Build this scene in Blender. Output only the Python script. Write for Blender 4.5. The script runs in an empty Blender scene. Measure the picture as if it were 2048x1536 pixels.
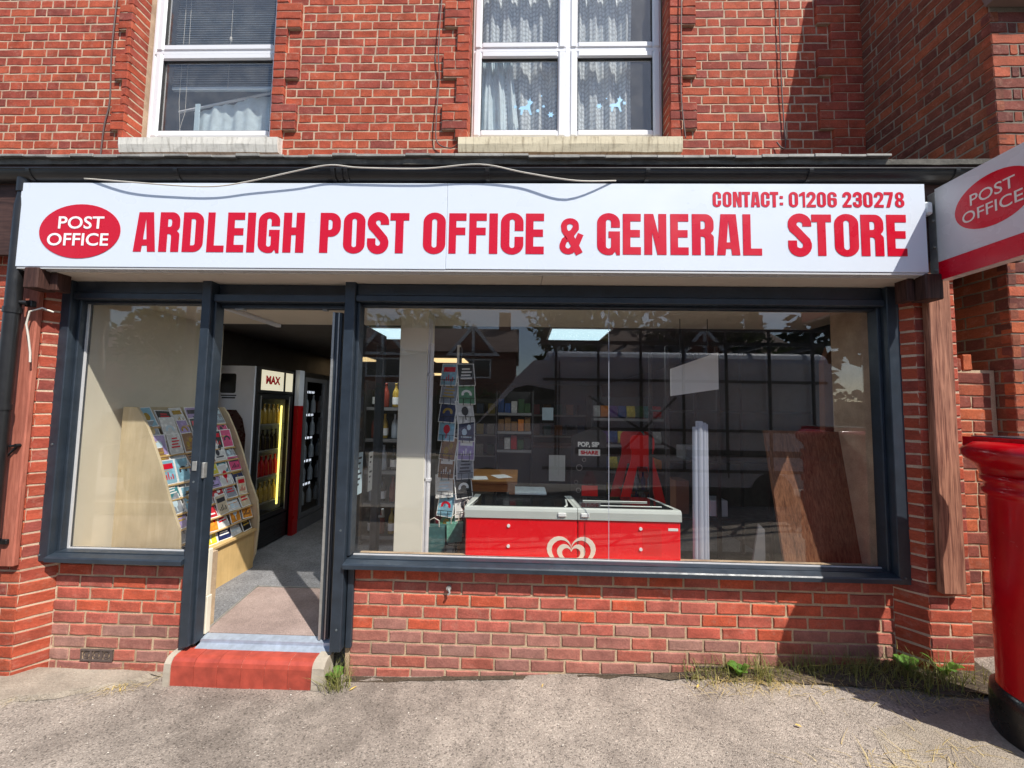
import bpy, bmesh, math, random
from math import sin, cos, pi, radians, sqrt, atan2
from mathutils import Vector, Matrix
from mathutils.geometry import tessellate_polygon
rnd = random.Random(7)
sc = bpy.context.scene
col = sc.collection

# ------------------------------------------------------------------ camera, world, sun, exposure
def make_camera():
    y, p, r = radians(1.454), radians(3.635), radians(0.933)
    fwd = Vector((-sin(y) * cos(p), cos(y) * cos(p), sin(p)))
    right = Vector((cos(y), sin(y), 0))
    up = right.cross(fwd)
    right2 = right * cos(r) + up * sin(r)
    up2 = up * cos(r) - right * sin(r)
    m = Matrix((right2, up2, -fwd)).transposed().to_4x4()
    m.translation = Vector((0, -2.5, 1.68))
    cd = bpy.data.cameras.new('camera'); cd.sensor_width = 36.0; cd.lens = 36.0 * 769 / 2048
    cd.clip_start = 0.05; cd.clip_end = 500
    o = bpy.data.objects.new('camera', cd); col.objects.link(o); o.matrix_world = m
    sc.camera = o
make_camera()
SUN = Vector((0.95, -1.0, 1.8)).normalized()          # towards the sun
w = bpy.data.worlds.new('World'); sc.world = w; w.use_nodes = True
nt = w.node_tree; nt.nodes.clear()
sky = nt.nodes.new('ShaderNodeTexSky'); sky.sky_type = 'NISHITA'; sky.sun_disc = False
sky.sun_elevation = math.asin(SUN.z); sky.sun_rotation = atan2(SUN.x, SUN.y)
sky.dust_density = 0.7; sky.air_density = 1.0
bg = nt.nodes.new('ShaderNodeBackground'); bg.inputs['Strength'].default_value = 0.135
wo = nt.nodes.new('ShaderNodeOutputWorld')
nt.links.new(sky.outputs[0], bg.inputs[0]); nt.links.new(bg.outputs[0], wo.inputs[0])
sd = bpy.data.lights.new('sun', 'SUN'); sd.energy = 4.8; sd.angle = radians(0.5); sd.color = (1.0, 0.955, 0.88)
so = bpy.data.objects.new('sun', sd); col.objects.link(so)
so.rotation_euler = (-SUN).to_track_quat('-Z', 'Y').to_euler(); so.location = SUN * 30
sc.view_settings.view_transform = 'Standard'; sc.view_settings.look = 'None'
sc.view_settings.exposure = 0.38; sc.view_settings.gamma = 1.0; sc.view_settings.use_curve_mapping = False
sc.render.engine = 'CYCLES'
sc.cycles.use_denoising = True; sc.cycles.max_bounces = 10; sc.cycles.transparent_max_bounces = 16
sc.cycles.diffuse_bounces = 5; sc.cycles.glossy_bounces = 4; sc.cycles.caustics_reflective = False; sc.cycles.caustics_refractive = False

# ------------------------------------------------------------------ materials
def srgb(r, g, b):
    f = lambda c: ((c / 255) / 12.92 if c / 255 <= 0.04045 else ((c / 255 + 0.055) / 1.055) ** 2.4)
    return (f(r), f(g), f(b))
MATS = {}
class NT:
    def __init__(s, name):
        s.m = bpy.data.materials.new(name); s.m.use_nodes = True; s.t = s.m.node_tree
        s.b = s.t.nodes['Principled BSDF']; s.out = s.t.nodes['Material Output']; MATS[name] = s.m
    def n(s, typ, **kw):
        nd = s.t.nodes.new(typ)
        for k, v in kw.items():
            if k in nd.inputs: nd.inputs[k].default_value = v
            else: setattr(nd, k, v)
        return nd
    def l(s, a, b): s.t.links.new(a, b)
    def coord(s, obj=True):
        tc = s.n('ShaderNodeTexCoord')
        if not obj: 
            g = s.n('ShaderNodeNewGeometry'); return g.outputs['Position']
        oi = s.n('ShaderNodeObjectInfo')
        ad = s.n('ShaderNodeVectorMath', operation='ADD')
        mu = s.n('ShaderNodeVectorMath', operation='SCALE'); mu.inputs['Scale'].default_value = 37.0
        cmb = s.n('ShaderNodeCombineXYZ')
        for i in range(3): s.l(oi.outputs['Random'], cmb.inputs[i])
        s.l(cmb.outputs[0], mu.inputs[0]); s.l(tc.outputs['Object'], ad.inputs[0]); s.l(mu.outputs[0], ad.inputs[1])
        return ad.outputs[0]
    def noise(s, vec, scale, detail=4, rough=0.6):
        nd = s.n('ShaderNodeTexNoise'); nd.inputs['Scale'].default_value = scale
        nd.inputs['Detail'].default_value = detail; nd.inputs['Roughness'].default_value = rough
        s.l(vec, nd.inputs['Vector']); return nd.outputs['Fac']
    def ramp(s, fac, stops):
        r = s.n('ShaderNodeValToRGB'); e = r.color_ramp.elements
        while len(e) < len(stops): e.new(0.5)
        for el, (p, c) in zip(e, stops):
            el.position = p; el.color = (c[0], c[1], c[2], 1) if hasattr(c, '__len__') else (c, c, c, 1)
        s.l(fac, r.inputs[0]); return r.outputs[0]
    def mix(s, fac, a, b, mode='MIX'):
        m = s.n('ShaderNodeMix', data_type='RGBA', blend_type=mode)
        for v, i in ((fac, 0), (a, 6), (b, 7)):
            if hasattr(v, 'is_output'): s.l(v, m.inputs[i])
            elif i == 0: m.inputs[0].default_value = v
            else: m.inputs[i].default_value = (v[0], v[1], v[2], 1)
        return m.outputs[2]
    def bump(s, h, strength, dist=0.01):
        b = s.n('ShaderNodeBump'); b.inputs['Strength'].default_value = strength; b.inputs['Distance'].default_value = dist
        s.l(h, b.inputs['Height']); s.l(b.outputs[0], s.b.inputs['Normal'])
    def base(s, c):
        if hasattr(c, 'is_output'): s.l(c, s.b.inputs['Base Color'])
        else: s.b.inputs['Base Color'].default_value = (c[0], c[1], c[2], 1)
    def set(s, rough=None, metal=None, spec=None):
        if rough is not None: s.b.inputs['Roughness'].default_value = rough
        if metal is not None: s.b.inputs['Metallic'].default_value = metal
        if spec is not None: s.b.inputs['Specular IOR Level'].default_value = spec

def mat(name, c, rough=0.5, metal=0, var=0.12, scale=6, bump=0.0, bscale=40, spec=None):
    """plain painted / plastic / metal surface with slight uneven tone and relief"""
    t = NT(name); v = t.coord()
    f = t.noise(v, scale, 5)
    lo = tuple(x * (1 - var) for x in c); hi = tuple(min(1, x * (1 + var)) for x in c)
    t.base(t.ramp(f, [(0.3, lo), (0.7, hi)])); t.set(rough, metal, spec)
    rr = t.n('ShaderNodeMapRange'); rr.inputs[1].default_value = 0.3; rr.inputs[2].default_value = 0.7
    rr.inputs[3].default_value = max(0.02, rough - 0.08); rr.inputs[4].default_value = min(1, rough + 0.08)
    t.l(t.noise(v, scale * 2.3, 3), rr.inputs[0]); t.l(rr.outputs[0], t.b.inputs['Roughness'])
    if bump: t.bump(t.noise(v, bscale, 5), bump, 0.004)
    return t.m

def brick_mat(name, merged):
    t = NT(name)
    if merged:
        a = t.n('ShaderNodeAttribute', attribute_name='tint'); c = a.outputs['Color']
        v = t.n('ShaderNodeTexCoord').outputs['Object']
    else:
        c = t.n('ShaderNodeObjectInfo').outputs['Color']; v = t.coord()
    big = t.noise(v, 9, 4); fine = t.noise(v, 90, 6, 0.7)
    k1 = t.ramp(big, [(0.25, 0.62), (0.75, 1.22)]); c1 = t.mix(1.0, c, k1, 'MULTIPLY')
    k2 = t.ramp(fine, [(0.3, 0.72), (0.65, 1.1)]); c2 = t.mix(1.0, c1, k2, 'MULTIPLY')
    pale = t.ramp(t.noise(v, 17, 7, 0.75), [(0.54, 0.0), (0.76, 0.55)])
    c3 = t.mix(pale, c2, srgb(186, 140, 122)); t.base(c3)
    t.set(0.9, 0, 0.25)
    h = t.mix(0.5, t.ramp(fine, [(0, 0), (1, 1)]), t.ramp(t.noise(v, 28, 5, 0.7), [(0, 0), (1, 1)]))
    t.bump(h, 0.85, 0.006); return t.m
brick_mat('brick', False); brick_mat('brick_joined', True)

def mortar_mat(name, c, dark):
    t = NT(name); v = t.coord(False)
    f = t.noise(v, 5, 5); g = t.noise(v, 130, 4, 0.7)
    a = t.ramp(f, [(0.3, dark), (0.62, c)]); k = t.ramp(g, [(0.3, 0.75), (0.7, 1.08)])
    t.base(t.mix(1.0, a, k, 'MULTIPLY')); t.set(0.95, 0, 0.2); t.bump(g, 0.8, 0.004)
mortar_mat('mortar_light', srgb(214, 188, 162), srgb(174, 148, 126))
mortar_mat('mortar_sand', srgb(210, 184, 152), srgb(164, 140, 116))
mortar_mat('mortar_grey', srgb(150, 143, 128), srgb(112, 104, 92))

def asphalt(name, base, dark, spots, rough=0.95):
    t = NT(name); v = t.coord(False)
    large = t.noise(v, 0.9, 6, 0.65); mid = t.noise(v, 7, 5, 0.7); fine = t.noise(v, 150, 3, 0.8)
    c = t.ramp(large, [(0.32, dark), (0.6, base)])
    c = t.mix(1.0, c, t.ramp(mid, [(0.3, 0.8), (0.7, 1.12)]), 'MULTIPLY')
    vo = t.n('ShaderNodeTexVoronoi'); vo.inputs['Scale'].default_value = 150; t.l(v, vo.inputs['Vector'])
    st = t.n('ShaderNodeSeparateColor'); t.l(vo.outputs['Color'], st.inputs[0])
    ag = t.ramp(st.outputs[0], [(0.05, 0.46), (0.2, 0.86), (0.84, 1.05), (0.98, 1.4)])
    c = t.mix(spots, c, ag, 'MULTIPLY')
    t.base(t.mix(0.6, c, t.ramp(fine, [(0.3, 0.6), (0.7, 1.2)]), 'MULTIPLY'))
    t.set(rough, 0, 0.2)
    hh = t.mix(0.5, t.ramp(vo.outputs['Distance'], [(0, 1), (0.6, 0)]), t.ramp(fine, [(0, 0), (1, 1)]))
    t.bump(hh, 0.9, 0.006)
asphalt('tarmac', srgb(174, 162, 150), srgb(126, 116, 107), 0.9)
asphalt('concrete', srgb(178, 166, 150), srgb(146, 134, 120), 0.35)
asphalt('road_tarmac', srgb(150, 146, 142), srgb(128, 124, 120), 0.5)
asphalt('carpet', srgb(142, 142, 144), srgb(118, 118, 122), 0.8)
asphalt('mat_brown', srgb(172, 152, 144), srgb(150, 130, 122), 0.3)

def wood(name, c, dark, sx=14, sz=0.9, rough=0.65, axis='Z', contrast=1.0, bump=0.3):
    t = NT(name); v = t.coord()
    mp = t.n('ShaderNodeMapping')
    mp.inputs['Scale'].default_value = {'Z': (sx, sx, sz), 'X': (sz, sx, sx), 'Y': (sx, sz, sx)}[axis]
    t.l(v, mp.inputs['Vector'])
    wv = t.n('ShaderNodeTexNoise'); wv.inputs['Scale'].default_value = 3.2; wv.inputs['Detail'].default_value = 8
    wv.inputs['Roughness'].default_value = 0.62; wv.inputs['Distortion'].default_value = 1.1
    t.l(mp.outputs[0], wv.inputs['Vector'])
    f = t.ramp(wv.outputs['Fac'], [(0.5 - 0.18 / contrast, dark), (0.5 + 0.16 / contrast, c)])
    t.base(t.mix(1.0, f, t.ramp(t.noise(v, 4, 4), [(0.3, 0.82), (0.7, 1.12)]), 'MULTIPLY'))
    t.set(rough, 0, 0.3); t.bump(wv.outputs['Fac'], bump, 0.004)
wood('wood_redbrown', srgb(190, 116, 96), srgb(148, 82, 66), 16, 1.2, 0.75, contrast=0.9)
wood('wood_weathered', srgb(176, 124, 100), srgb(104, 62, 50), 22, 1.0, 0.85, contrast=1.2, bump=0.6)
wood('wood_darkbrown', srgb(86, 58, 50), srgb(48, 30, 26), 16, 1.2, 0.7)
wood('wood_fascia', srgb(84, 60, 54), srgb(50, 34, 32), 16, 1.2, 0.7, 'X')
wood('birch', srgb(216, 200, 168), srgb(196, 176, 140), 7, 0.7, 0.4, contrast=0.6, bump=0.05)
wood('birch_warm', srgb(214, 182, 128), srgb(196, 160, 104), 7, 0.7, 0.45, contrast=0.6, bump=0.05)
wood('walnut', srgb(138, 96, 70), srgb(84, 52, 36), 26, 0.8, 0.45, contrast=1.1, bump=0.05)
wood('pine', srgb(170, 122, 66), srgb(136, 90, 44), 10, 1, 0.5, 'X', bump=0.08)

mat('anthracite', srgb(43, 52, 62), 0.4, 0, 0.22, 11, 0.08, 120)
mat('anthracite_worn', srgb(96, 104, 108), 0.5, 0.2, 0.2, 12, 0.1, 60)
mat('black_rubber', (0.012, 0.012, 0.013), 0.6)
mat('silver', srgb(176, 176, 172), 0.42, 0.6, 0.15, 30, 0.2, 90)
mat('sill_metal', srgb(176, 186, 200), 0.45, 0.4, 0.18, 20, 0.15, 80)
mat('gutter_black', (0.016, 0.016, 0.017), 0.36, 0, 0.2, 8, 0.06, 60)
mat('sign_white', srgb(219, 227, 237), 0.32, 0, 0.006, 2)
mat('sign_grey', srgb(205, 205, 205), 0.28, 0, 0.02, 3)
mat('letter_red', srgb(206, 0, 40), 0.3, 0, 0.02, 3)
mat('halo_white', srgb(246, 246, 248), 0.35, 0, 0.01, 3)
mat('oval_red', srgb(205, 0, 34), 0.26, 0, 0.02, 3)
mat('oval_text', srgb(246, 246, 246), 0.4, 0, 0.01, 3)
mat('oval_text_aged', srgb(226, 218, 206), 0.4, 0, 0.03, 3)
mat('soffit', srgb(214, 204, 190), 0.55, 0, 0.05, 4)
mat('upvc', srgb(228, 228, 231), 0.35, 0, 0.02, 3)
mat('gasket', (0.03, 0.03, 0.032), 0.6)
mat('pillar_red', srgb(182, 5, 20), 0.2, 0, 0.14, 5, 0.12, 38)
mat('pillar_black', (0.012, 0.012, 0.012), 0.3, 0, 0.3, 8, 0.2, 60)
mat('solar', srgb(70, 76, 82), 0.25, 0.2, 0.1, 3)
mat('iron_black', (0.012, 0.012, 0.013), 0.5, 0.3)
mat('cable_white', srgb(214, 208, 196), 0.5)
mat('cable_grey', srgb(96, 80, 76), 0.6)
mat('white_plastic', srgb(238, 240, 238), 0.35, 0, 0.02)
mat('cream_wall', srgb(224, 216, 196), 0.8, 0, 0.05, 3, 0.1, 60)
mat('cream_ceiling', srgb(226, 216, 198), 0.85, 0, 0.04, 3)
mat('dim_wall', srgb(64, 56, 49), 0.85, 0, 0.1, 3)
mat('upstairs', srgb(96, 104, 116), 0.9, 0, 0.05, 3)
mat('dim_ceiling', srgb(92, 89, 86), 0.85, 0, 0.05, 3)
mat('column_cream', srgb(228, 224, 208), 0.6, 0, 0.02, 3, 0.05, 30)
mat('freezer_red', srgb(240, 4, 22), 0.28, 0, 0.02, 2)
mat('freezer_grey', srgb(190, 196, 190), 0.4, 0, 0.04, 5)
mat('cream_print', srgb(244, 230, 212), 0.35, 0, 0.01)
mat('fridge_white', srgb(222, 226, 232), 0.35, 0, 0.03)
mat('fridge_grey', srgb(120, 122, 126), 0.4, 0.4, 0.06)
mat('fridge_black', (0.014, 0.014, 0.015), 0.35)
mat('fridge_red', srgb(170, 14, 20), 0.35)
mat('cola_brown', srgb(58, 12, 14), 0.3)
mat('plastic_red', srgb(228, 20, 24), 0.35, 0, 0.04)
mat('tile_red', srgb(170, 72, 57), 0.45, 0, 0.26, 13, 0.2, 60)
mat('grout', srgb(214, 188, 170), 0.9)
mat('cement', srgb(172, 162, 146), 0.92, 0, 0.18, 14, 0.5, 70)
mat('vent_clay', srgb(92, 78, 72), 0.9, 0, 0.2, 20, 0.4, 90)
mat('paper', srgb(232, 232, 228), 0.7, 0, 0.03)
mat('paper_blue', srgb(190, 212, 222), 0.6, 0, 0.05)
mat('ink', (0.03, 0.03, 0.04), 0.6)
mat('cardboard', srgb(120, 80, 58), 0.8, 0, 0.06, 4)
mat('shelf_dark', (0.014, 0.014, 0.015), 0.5)
mat('shelf_white', srgb(120, 120, 120), 0.5)
mat('bottle_dark', (0.02, 0.014, 0.01), 0.12)
mat('bottle_rose', srgb(120, 50, 40), 0.15)
mat('bottle_gold', srgb(170, 140, 60), 0.25)
mat('bottle_clear', srgb(170, 180, 190), 0.12)
mat('bottle_purple', srgb(70, 40, 120), 0.15)
mat('van_paint', srgb(218, 226, 238), 0.3, 0.0, 0.03)
mat('car_paint', srgb(36, 40, 48), 0.2, 0.3, 0.03)
mat('van_glass', (0.01, 0.012, 0.014), 0.05)
mat('rack_metal', (0.05, 0.05, 0.052), 0.45, 0.5)
mat('house_brick', srgb(128, 78, 62), 0.9, 0, 0.2, 6, 0.3, 40)
mat('roof_tile', srgb(116, 96, 88), 0.85, 0, 0.2, 5, 0.4, 20)
mat('bark', srgb(84, 72, 60), 0.95, 0, 0.3, 14, 0.8, 30)
mat('leadgrey', srgb(150, 148, 142), 0.7, 0.1, 0.35, 9, 0.5, 40)
mat('felt', srgb(110, 106, 98), 0.95, 0, 0.35, 14, 0.8, 60)
mat('blind', srgb(190, 205, 215), 0.45, 0, 0.04)
mat('bedsheet', srgb(204, 220, 226), 0.8, 0, 0.14, 14)
mat('sticker_blue', srgb(160, 208, 242), 0.5, 0, 0.02)
mat('rope', srgb(30, 26, 26), 0.8)
mat('pebble', srgb(206, 198, 186), 0.85, 0, 0.25, 40)
mat('leaf_litter', srgb(206, 176, 96), 0.8, 0, 0.2, 40)
mat('wire_black', (0.02, 0.02, 0.022), 0.4, 0.5)

def leaf_mat(name, c, c2, trans=0.3):
    t = NT(name); oi = t.n('ShaderNodeNewGeometry')
    t.base(t.ramp(oi.outputs['Random Per Island'], [(0.0, c), (1.0, c2)])); t.set(0.6, 0, 0.25)
    tr = t.n('ShaderNodeBsdfTranslucent'); tr.inputs['Color'].default_value = (c2[0] * 1.3, c2[1] * 1.3, c2[2], 1)
    mx = t.n('ShaderNodeMixShader'); mx.inputs[0].default_value = trans
    t.l(t.b.outputs[0], mx.inputs[1]); t.l(tr.outputs[0], mx.inputs[2]); t.l(mx.outputs[0], t.out.inputs['Surface'])
leaf_mat('grass_green', srgb(82, 94, 50), srgb(158, 156, 96))
leaf_mat('grass_dry', srgb(170, 148, 96), srgb(226, 206, 150))
leaf_mat('foliage', srgb(52, 66, 34), srgb(96, 110, 58))
leaf_mat('foliage_dark', srgb(30, 40, 24), srgb(52, 64, 36))
leaf_mat('dandelion', srgb(70, 110, 40), srgb(110, 150, 60))

def emit(name, c, s):
    t = NT(name); t.base((0.8, 0.8, 0.8)); t.b.inputs['Emission Color'].default_value = (*c, 1); t.b.inputs['Emission Strength'].default_value = s
emit('lamp_cool', srgb(196, 232, 244), 0.9); emit('lamp_warm', srgb(255, 222, 160), 1.0); emit('strip_yellow', srgb(240, 226, 110), 2.2)
emit('header_glow', srgb(240, 226, 180), 0.45); emit('glint_glow', srgb(225, 235, 250), 1.2)

def glass_mat(name, ior=1.5, tint=0.97, dirt_haze=0.0):
    t = NT(name); t.t.nodes.remove(t.b)
    fr = t.n('ShaderNodeFresnel'); fr.inputs['IOR'].default_value = ior
    gm = t.n('ShaderNodeNewGeometry'); io = t.n('ShaderNodeMapRange'); io.inputs[3].default_value = ior; io.inputs[4].default_value = 1 / ior
    t.l(gm.outputs['Backfacing'], io.inputs[0]); t.l(io.outputs[0], fr.inputs['IOR'])
    m2 = t.n('ShaderNodeMath', operation='MULTIPLY'); m2.inputs[1].default_value = 1.0; m2.use_clamp = True; t.l(fr.outputs[0], m2.inputs[0])
    tr = t.n('ShaderNodeBsdfTransparent'); tr.inputs[0].default_value = (tint, tint, tint * 0.995, 1)
    gl = t.n('ShaderNodeBsdfGlossy'); gl.inputs['Roughness'].default_value = 0.0
    mx = t.n('ShaderNodeMixShader'); t.l(m2.outputs[0], mx.inputs[0]); t.l(tr.outputs[0], mx.inputs[1]); t.l(gl.outputs[0], mx.inputs[2])
    last = mx.outputs[0]
    if dirt_haze:
        df = t.n('ShaderNodeBsdfDiffuse'); df.inputs[0].default_value = (0.7, 0.68, 0.64, 1)
        v = t.coord(False); f = t.ramp(t.noise(v, 6, 8, 0.75), [(0.42, dirt_haze * 0.35), (0.8, dirt_haze)])
        m3 = t.n('ShaderNodeMixShader'); t.l(f, m3.inputs[0]); t.l(last, m3.inputs[1]); t.l(df.outputs[0], m3.inputs[2]); last = m3.outputs[0]
    t.l(last, t.out.inputs['Surface'])
glass_mat('shop_glass', 1.66, 0.995, 0.006); glass_mat('window_glass', 1.7, 0.97, 0.09); glass_mat('fridge_glass', 1.45, 0.9)  # upper panes get a strong pale veil standing in for sky sheen

def net_mat():
    t = NT('net_lace'); v = t.n('ShaderNodeTexCoord').outputs['Object']
    mp = t.n('ShaderNodeMapping'); mp.inputs['Scale'].default_value = (30, 1, 22); t.l(v, mp.inputs['Vector'])
    wv = t.n('ShaderNodeTexVoronoi'); wv.inputs['Scale'].default_value = 1.0; wv.inputs['Randomness'].default_value = 0.25; t.l(mp.outputs[0], wv.inputs['Vector'])
    f = t.ramp(wv.outputs['Distance'], [(0.25, 0.95), (0.5, 0.55)])
    t.base(srgb(222, 230, 234)); t.set(0.9, 0, 0.1)
    tp = t.n('ShaderNodeBsdfTransparent'); mx = t.n('ShaderNodeMixShader')
    t.l(f, mx.inputs[0]); t.l(tp.outputs[0], mx.inputs[1]); t.l(t.b.outputs[0], mx.inputs[2]); t.l(mx.outputs[0], t.out.inputs['Surface'])
net_mat()
def tube_mat():
    t = NT('tube_plastic'); t.base(srgb(206, 212, 226)); t.set(0.25, 0, 0.4)
    tr = t.n('ShaderNodeBsdfTranslucent'); tr.inputs[0].default_value = (0.6, 0.62, 0.7, 1)
    tp = t.n('ShaderNodeBsdfTransparent'); m1 = t.n('ShaderNodeMixShader'); m1.inputs[0].default_value = 0.35
    m2 = t.n('ShaderNodeMixShader'); m2.inputs[0].default_value = 0.22
    t.l(t.b.outputs[0], m1.inputs[1]); t.l(tr.outputs[0], m1.inputs[2]); t.l(m1.outputs[0], m2.inputs[1]); t.l(tp.outputs[0], m2.inputs[2]); t.l(m2.outputs[0], t.out.inputs['Surface'])
tube_mat()
def objcol(name, rough=0.45):
    t = NT(name); c = t.n('ShaderNodeObjectInfo').outputs['Color']; v = t.coord()
    vo = t.n('ShaderNodeTexVoronoi'); vo.inputs['Scale'].default_value = 26; t.l(v, vo.inputs['Vector'])
    k = t.ramp(vo.outputs['Distance'], [(0.1, 1.25), (0.5, 0.72)])
    t.base(t.mix(0.7, c, k, 'MULTIPLY')); t.set(rough)
objcol('card_ink'); objcol('packet_ink', 0.3)

# ------------------------------------------------------------------ mesh helpers
class MB:
    def __init__(s): s.v = []; s.f = []; s.m = []; s.smooth = []
    def add(s, vs, fs, mi=0, sm=False):
        o = len(s.v); s.v += [tuple(v) for v in vs]
        for f in fs: s.f.append([i + o for i in f]); s.m.append(mi); s.smooth.append(sm)
        return s
    def box(s, x0, x1, y0, y1, z0, z1, mi=0, ch=0.0):
        if ch <= 0:
            vs = [(x, y, z) for x in (x0, x1) for y in (y0, y1) for z in (z0, z1)]
            return s.add(vs, [(0, 1, 3, 2), (4, 6, 7, 5), (0, 4, 5, 1), (2, 3, 7, 6), (0, 2, 6, 4), (1, 5, 7, 3)], mi)
        bm = bmesh.new(); bmesh.ops.create_cube(bm, size=1)
        for v in bm.verts:
            v.co = Vector((x0 + (v.co.x + .5) * (x1 - x0), y0 + (v.co.y + .5) * (y1 - y0), z0 + (v.co.z + .5) * (z1 - z0)))
        c = min(ch, 0.45 * min(x1 - x0, y1 - y0, z1 - z0))
        bmesh.ops.bevel(bm, geom=bm.edges[:], offset=c, segments=1, affect='EDGES')
        bm.verts.index_update(); s.add([v.co[:] for v in bm.verts], [[v.index for v in f.verts] for f in bm.faces], mi); bm.free(); return s
    def prism(s, pts, a0, a1, axis='X', mi=0):
        """pts 2D closed outline extruded along axis; axis X: pts=(y,z); Y: pts=(x,z); Z: pts=(x,y)"""
        def P(p, a): return {'X': (a, p[0], p[1]), 'Y': (p[0], a, p[1]), 'Z': (p[0], p[1], a)}[axis]
        n = len(pts); vs = [P(p, a0) for p in pts] + [P(p, a1) for p in pts]
        tri = tessellate_polygon([[Vector((p[0], p[1], 0)) for p in pts]])
        fs = [tuple(t) for t in tri] + [tuple(i + n for i in reversed(t)) for t in tri]
        fs += [(i, (i + 1) % n, (i + 1) % n + n, i + n) for i in range(n)]
        return s.add(vs, fs, mi)
    def tube(s, pts, r, n=8, mi=0, caps=True):
        pts = [Vector(p) for p in pts]; rings = []; prev = None
        for i, p in enumerate(pts):
            d = (pts[min(i + 1, len(pts) - 1)] - pts[max(i - 1, 0)]).normalized()
            if prev is None: u = d.orthogonal().normalized()
            else: u = (prev - d * prev.dot(d)).normalized()
            prev = u; v = d.cross(u); rr = r[i] if hasattr(r, '__len__') else r
            rings.append([p + (u * cos(2 * pi * k / n) + v * sin(2 * pi * k / n)) * rr for k in range(n)])
        vs = [q for ring in rings for q in ring]; fs = []
        for i in range(len(pts) - 1):
            for k in range(n): fs.append((i * n + k, i * n + (k + 1) % n, (i + 1) * n + (k + 1) % n, (i + 1) * n + k))
        s.add(vs, fs, mi, True)
        if caps: s.add(rings[0], [tuple(reversed(range(n)))], mi); s.add(rings[-1], [tuple(range(n))], mi)
        return s
    def lathe(s, prof, c=(0, 0, 0), n=24, mi=0, sm=True):
        vs = []; fs = []
        for r, z in prof:
            for k in range(n): a = 2 * pi * k / n; vs.append((c[0] + r * cos(a), c[1] + r * sin(a), c[2] + z))
        for i in range(len(prof) - 1):
            for k in range(n): fs.append((i * n + k, i * n + (k + 1) % n, (i + 1) * n + (k + 1) % n, (i + 1) * n + k))
        s.add(vs, fs, mi, sm)
        for i, rev in ((0, True), (len(prof) - 1, False)):
            if prof[i][0] > 1e-4:
                ids = list(range(n)); s.add([vs[i * n + k] for k in ids], [tuple(reversed(ids)) if rev else tuple(ids)], mi)
        return s
    def sheet(s, loops, place, th, mi=0):
        """filled 2D outline (first loop outer, others holes) as a thin solid; place(u,v,d) -> point"""
        L = [[Vector((p[0], p[1], 0)) for p in lp] for lp in loops]
        flat = [p for lp in loops for p in lp]; n = len(flat)
        tri = tessellate_polygon(L)
        vs = [place(p[0], p[1], 0) for p in flat] + [place(p[0], p[1], th) for p in flat]
        fs = []
        for t in tri:
            a, b, c = [flat[i] for i in t]
            ccw = (b[0] - a[0]) * (c[1] - a[1]) - (b[1] - a[1]) * (c[0] - a[0]) > 0
            t = tuple(t) if ccw else tuple(reversed(t))
            fs.append(tuple(i + n for i in t)); fs.append(tuple(reversed(t)))
        o = 0
        for lp in loops:
            k = len(lp)
            for i in range(k): fs.append((o + i, o + (i + 1) % k, o + (i + 1) % k + n, o + i + n))
            o += k
        return s.add(vs, fs, mi)
    def mesh(s, name, mats):
        me = bpy.data.meshes.new(name); me.from_pydata(s.v, [], s.f); me.update()
        for m in (mats if isinstance(mats, (list, tuple)) else [mats]): me.materials.append(MATS[m])
        me.polygons.foreach_set('material_index', s.m); me.polygons.foreach_set('use_smooth', s.smooth)
        bm = bmesh.new(); bm.from_mesh(me); bmesh.ops.recalc_face_normals(bm, faces=bm.faces[:]); bm.to_mesh(me); bm.free()
        return me
def obj(name, mb, mats, parent=None, loc=None, rot=None):
    me = mb.mesh(name, mats) if isinstance(mb, MB) else mb
    o = bpy.data.objects.new(name, me); col.objects.link(o)
    if loc is not None: o.location = loc
    if rot is not None: o.rotation_euler = rot
    if parent: o.parent = parent
    return o
def tag(o, label, cat, group=None):
    o['label'] = label; o['category'] = cat
    if group: o['group'] = group
    return o
def thing(name, label, cat, loc=(0, 0, 0), group=None, rotz=0):
    o = bpy.data.objects.new(name, None); col.objects.link(o); o.location = loc; o.rotation_euler = (0, 0, rotz); o.empty_display_size = 0.1
    return tag(o, label, cat, group)
def struct(name, mb, mats): o = obj(name, mb, mats); o['kind'] = 'structure'; return o
def stuff(name, mb, mats, parent=None, label=None, cat=None):
    o = obj(name, mb, mats, parent); o['kind'] = 'stuff'
    if label: o['label'] = label; o['category'] = cat
    return o
def front(x0, z0, y):            # place 2D (u,v) on a wall facing -Y
    return lambda u, v, d: (x0 + u, y - d, z0 + v)
def arc(cx, cy, rx, ry, a0, a1, n=8):
    return [(cx + rx * cos(radians(a0 + (a1 - a0) * i / n)), cy + ry * sin(radians(a0 + (a1 - a0) * i / n))) for i in range(n + 1)]
def rrect(x0, y0, x1, y1, r, ry=None):
    ry = r if ry is None else ry
    return arc(x1 - r, y0 + ry, r, ry, -90, 0, 6) + arc(x1 - r, y1 - ry, r, ry, 0, 90, 6) + arc(x0 + r, y1 - ry, r, ry, 90, 180, 6) + arc(x0 + r, y0 + ry, r, ry, 180, 270, 6)
def stroke(pts, h):
    P = [Vector((p[0], p[1])) for p in pts]; L = []; R_ = []
    for i, p in enumerate(P):
        d = (P[min(i + 1, len(P) - 1)] - P[max(i - 1, 0)]).normalized(); n = Vector((-d.y, d.x))
        k = 1.0
        if 0 < i < len(P) - 1:
            d1 = (P[i] - P[i - 1]).normalized(); k = 1 / max(0.6, n.dot(Vector((-d1.y, d1.x))))
        L.append(tuple(p + n * h * k)); R_.append(tuple(p - n * h * k))
    return L + R_[::-1]

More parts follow.
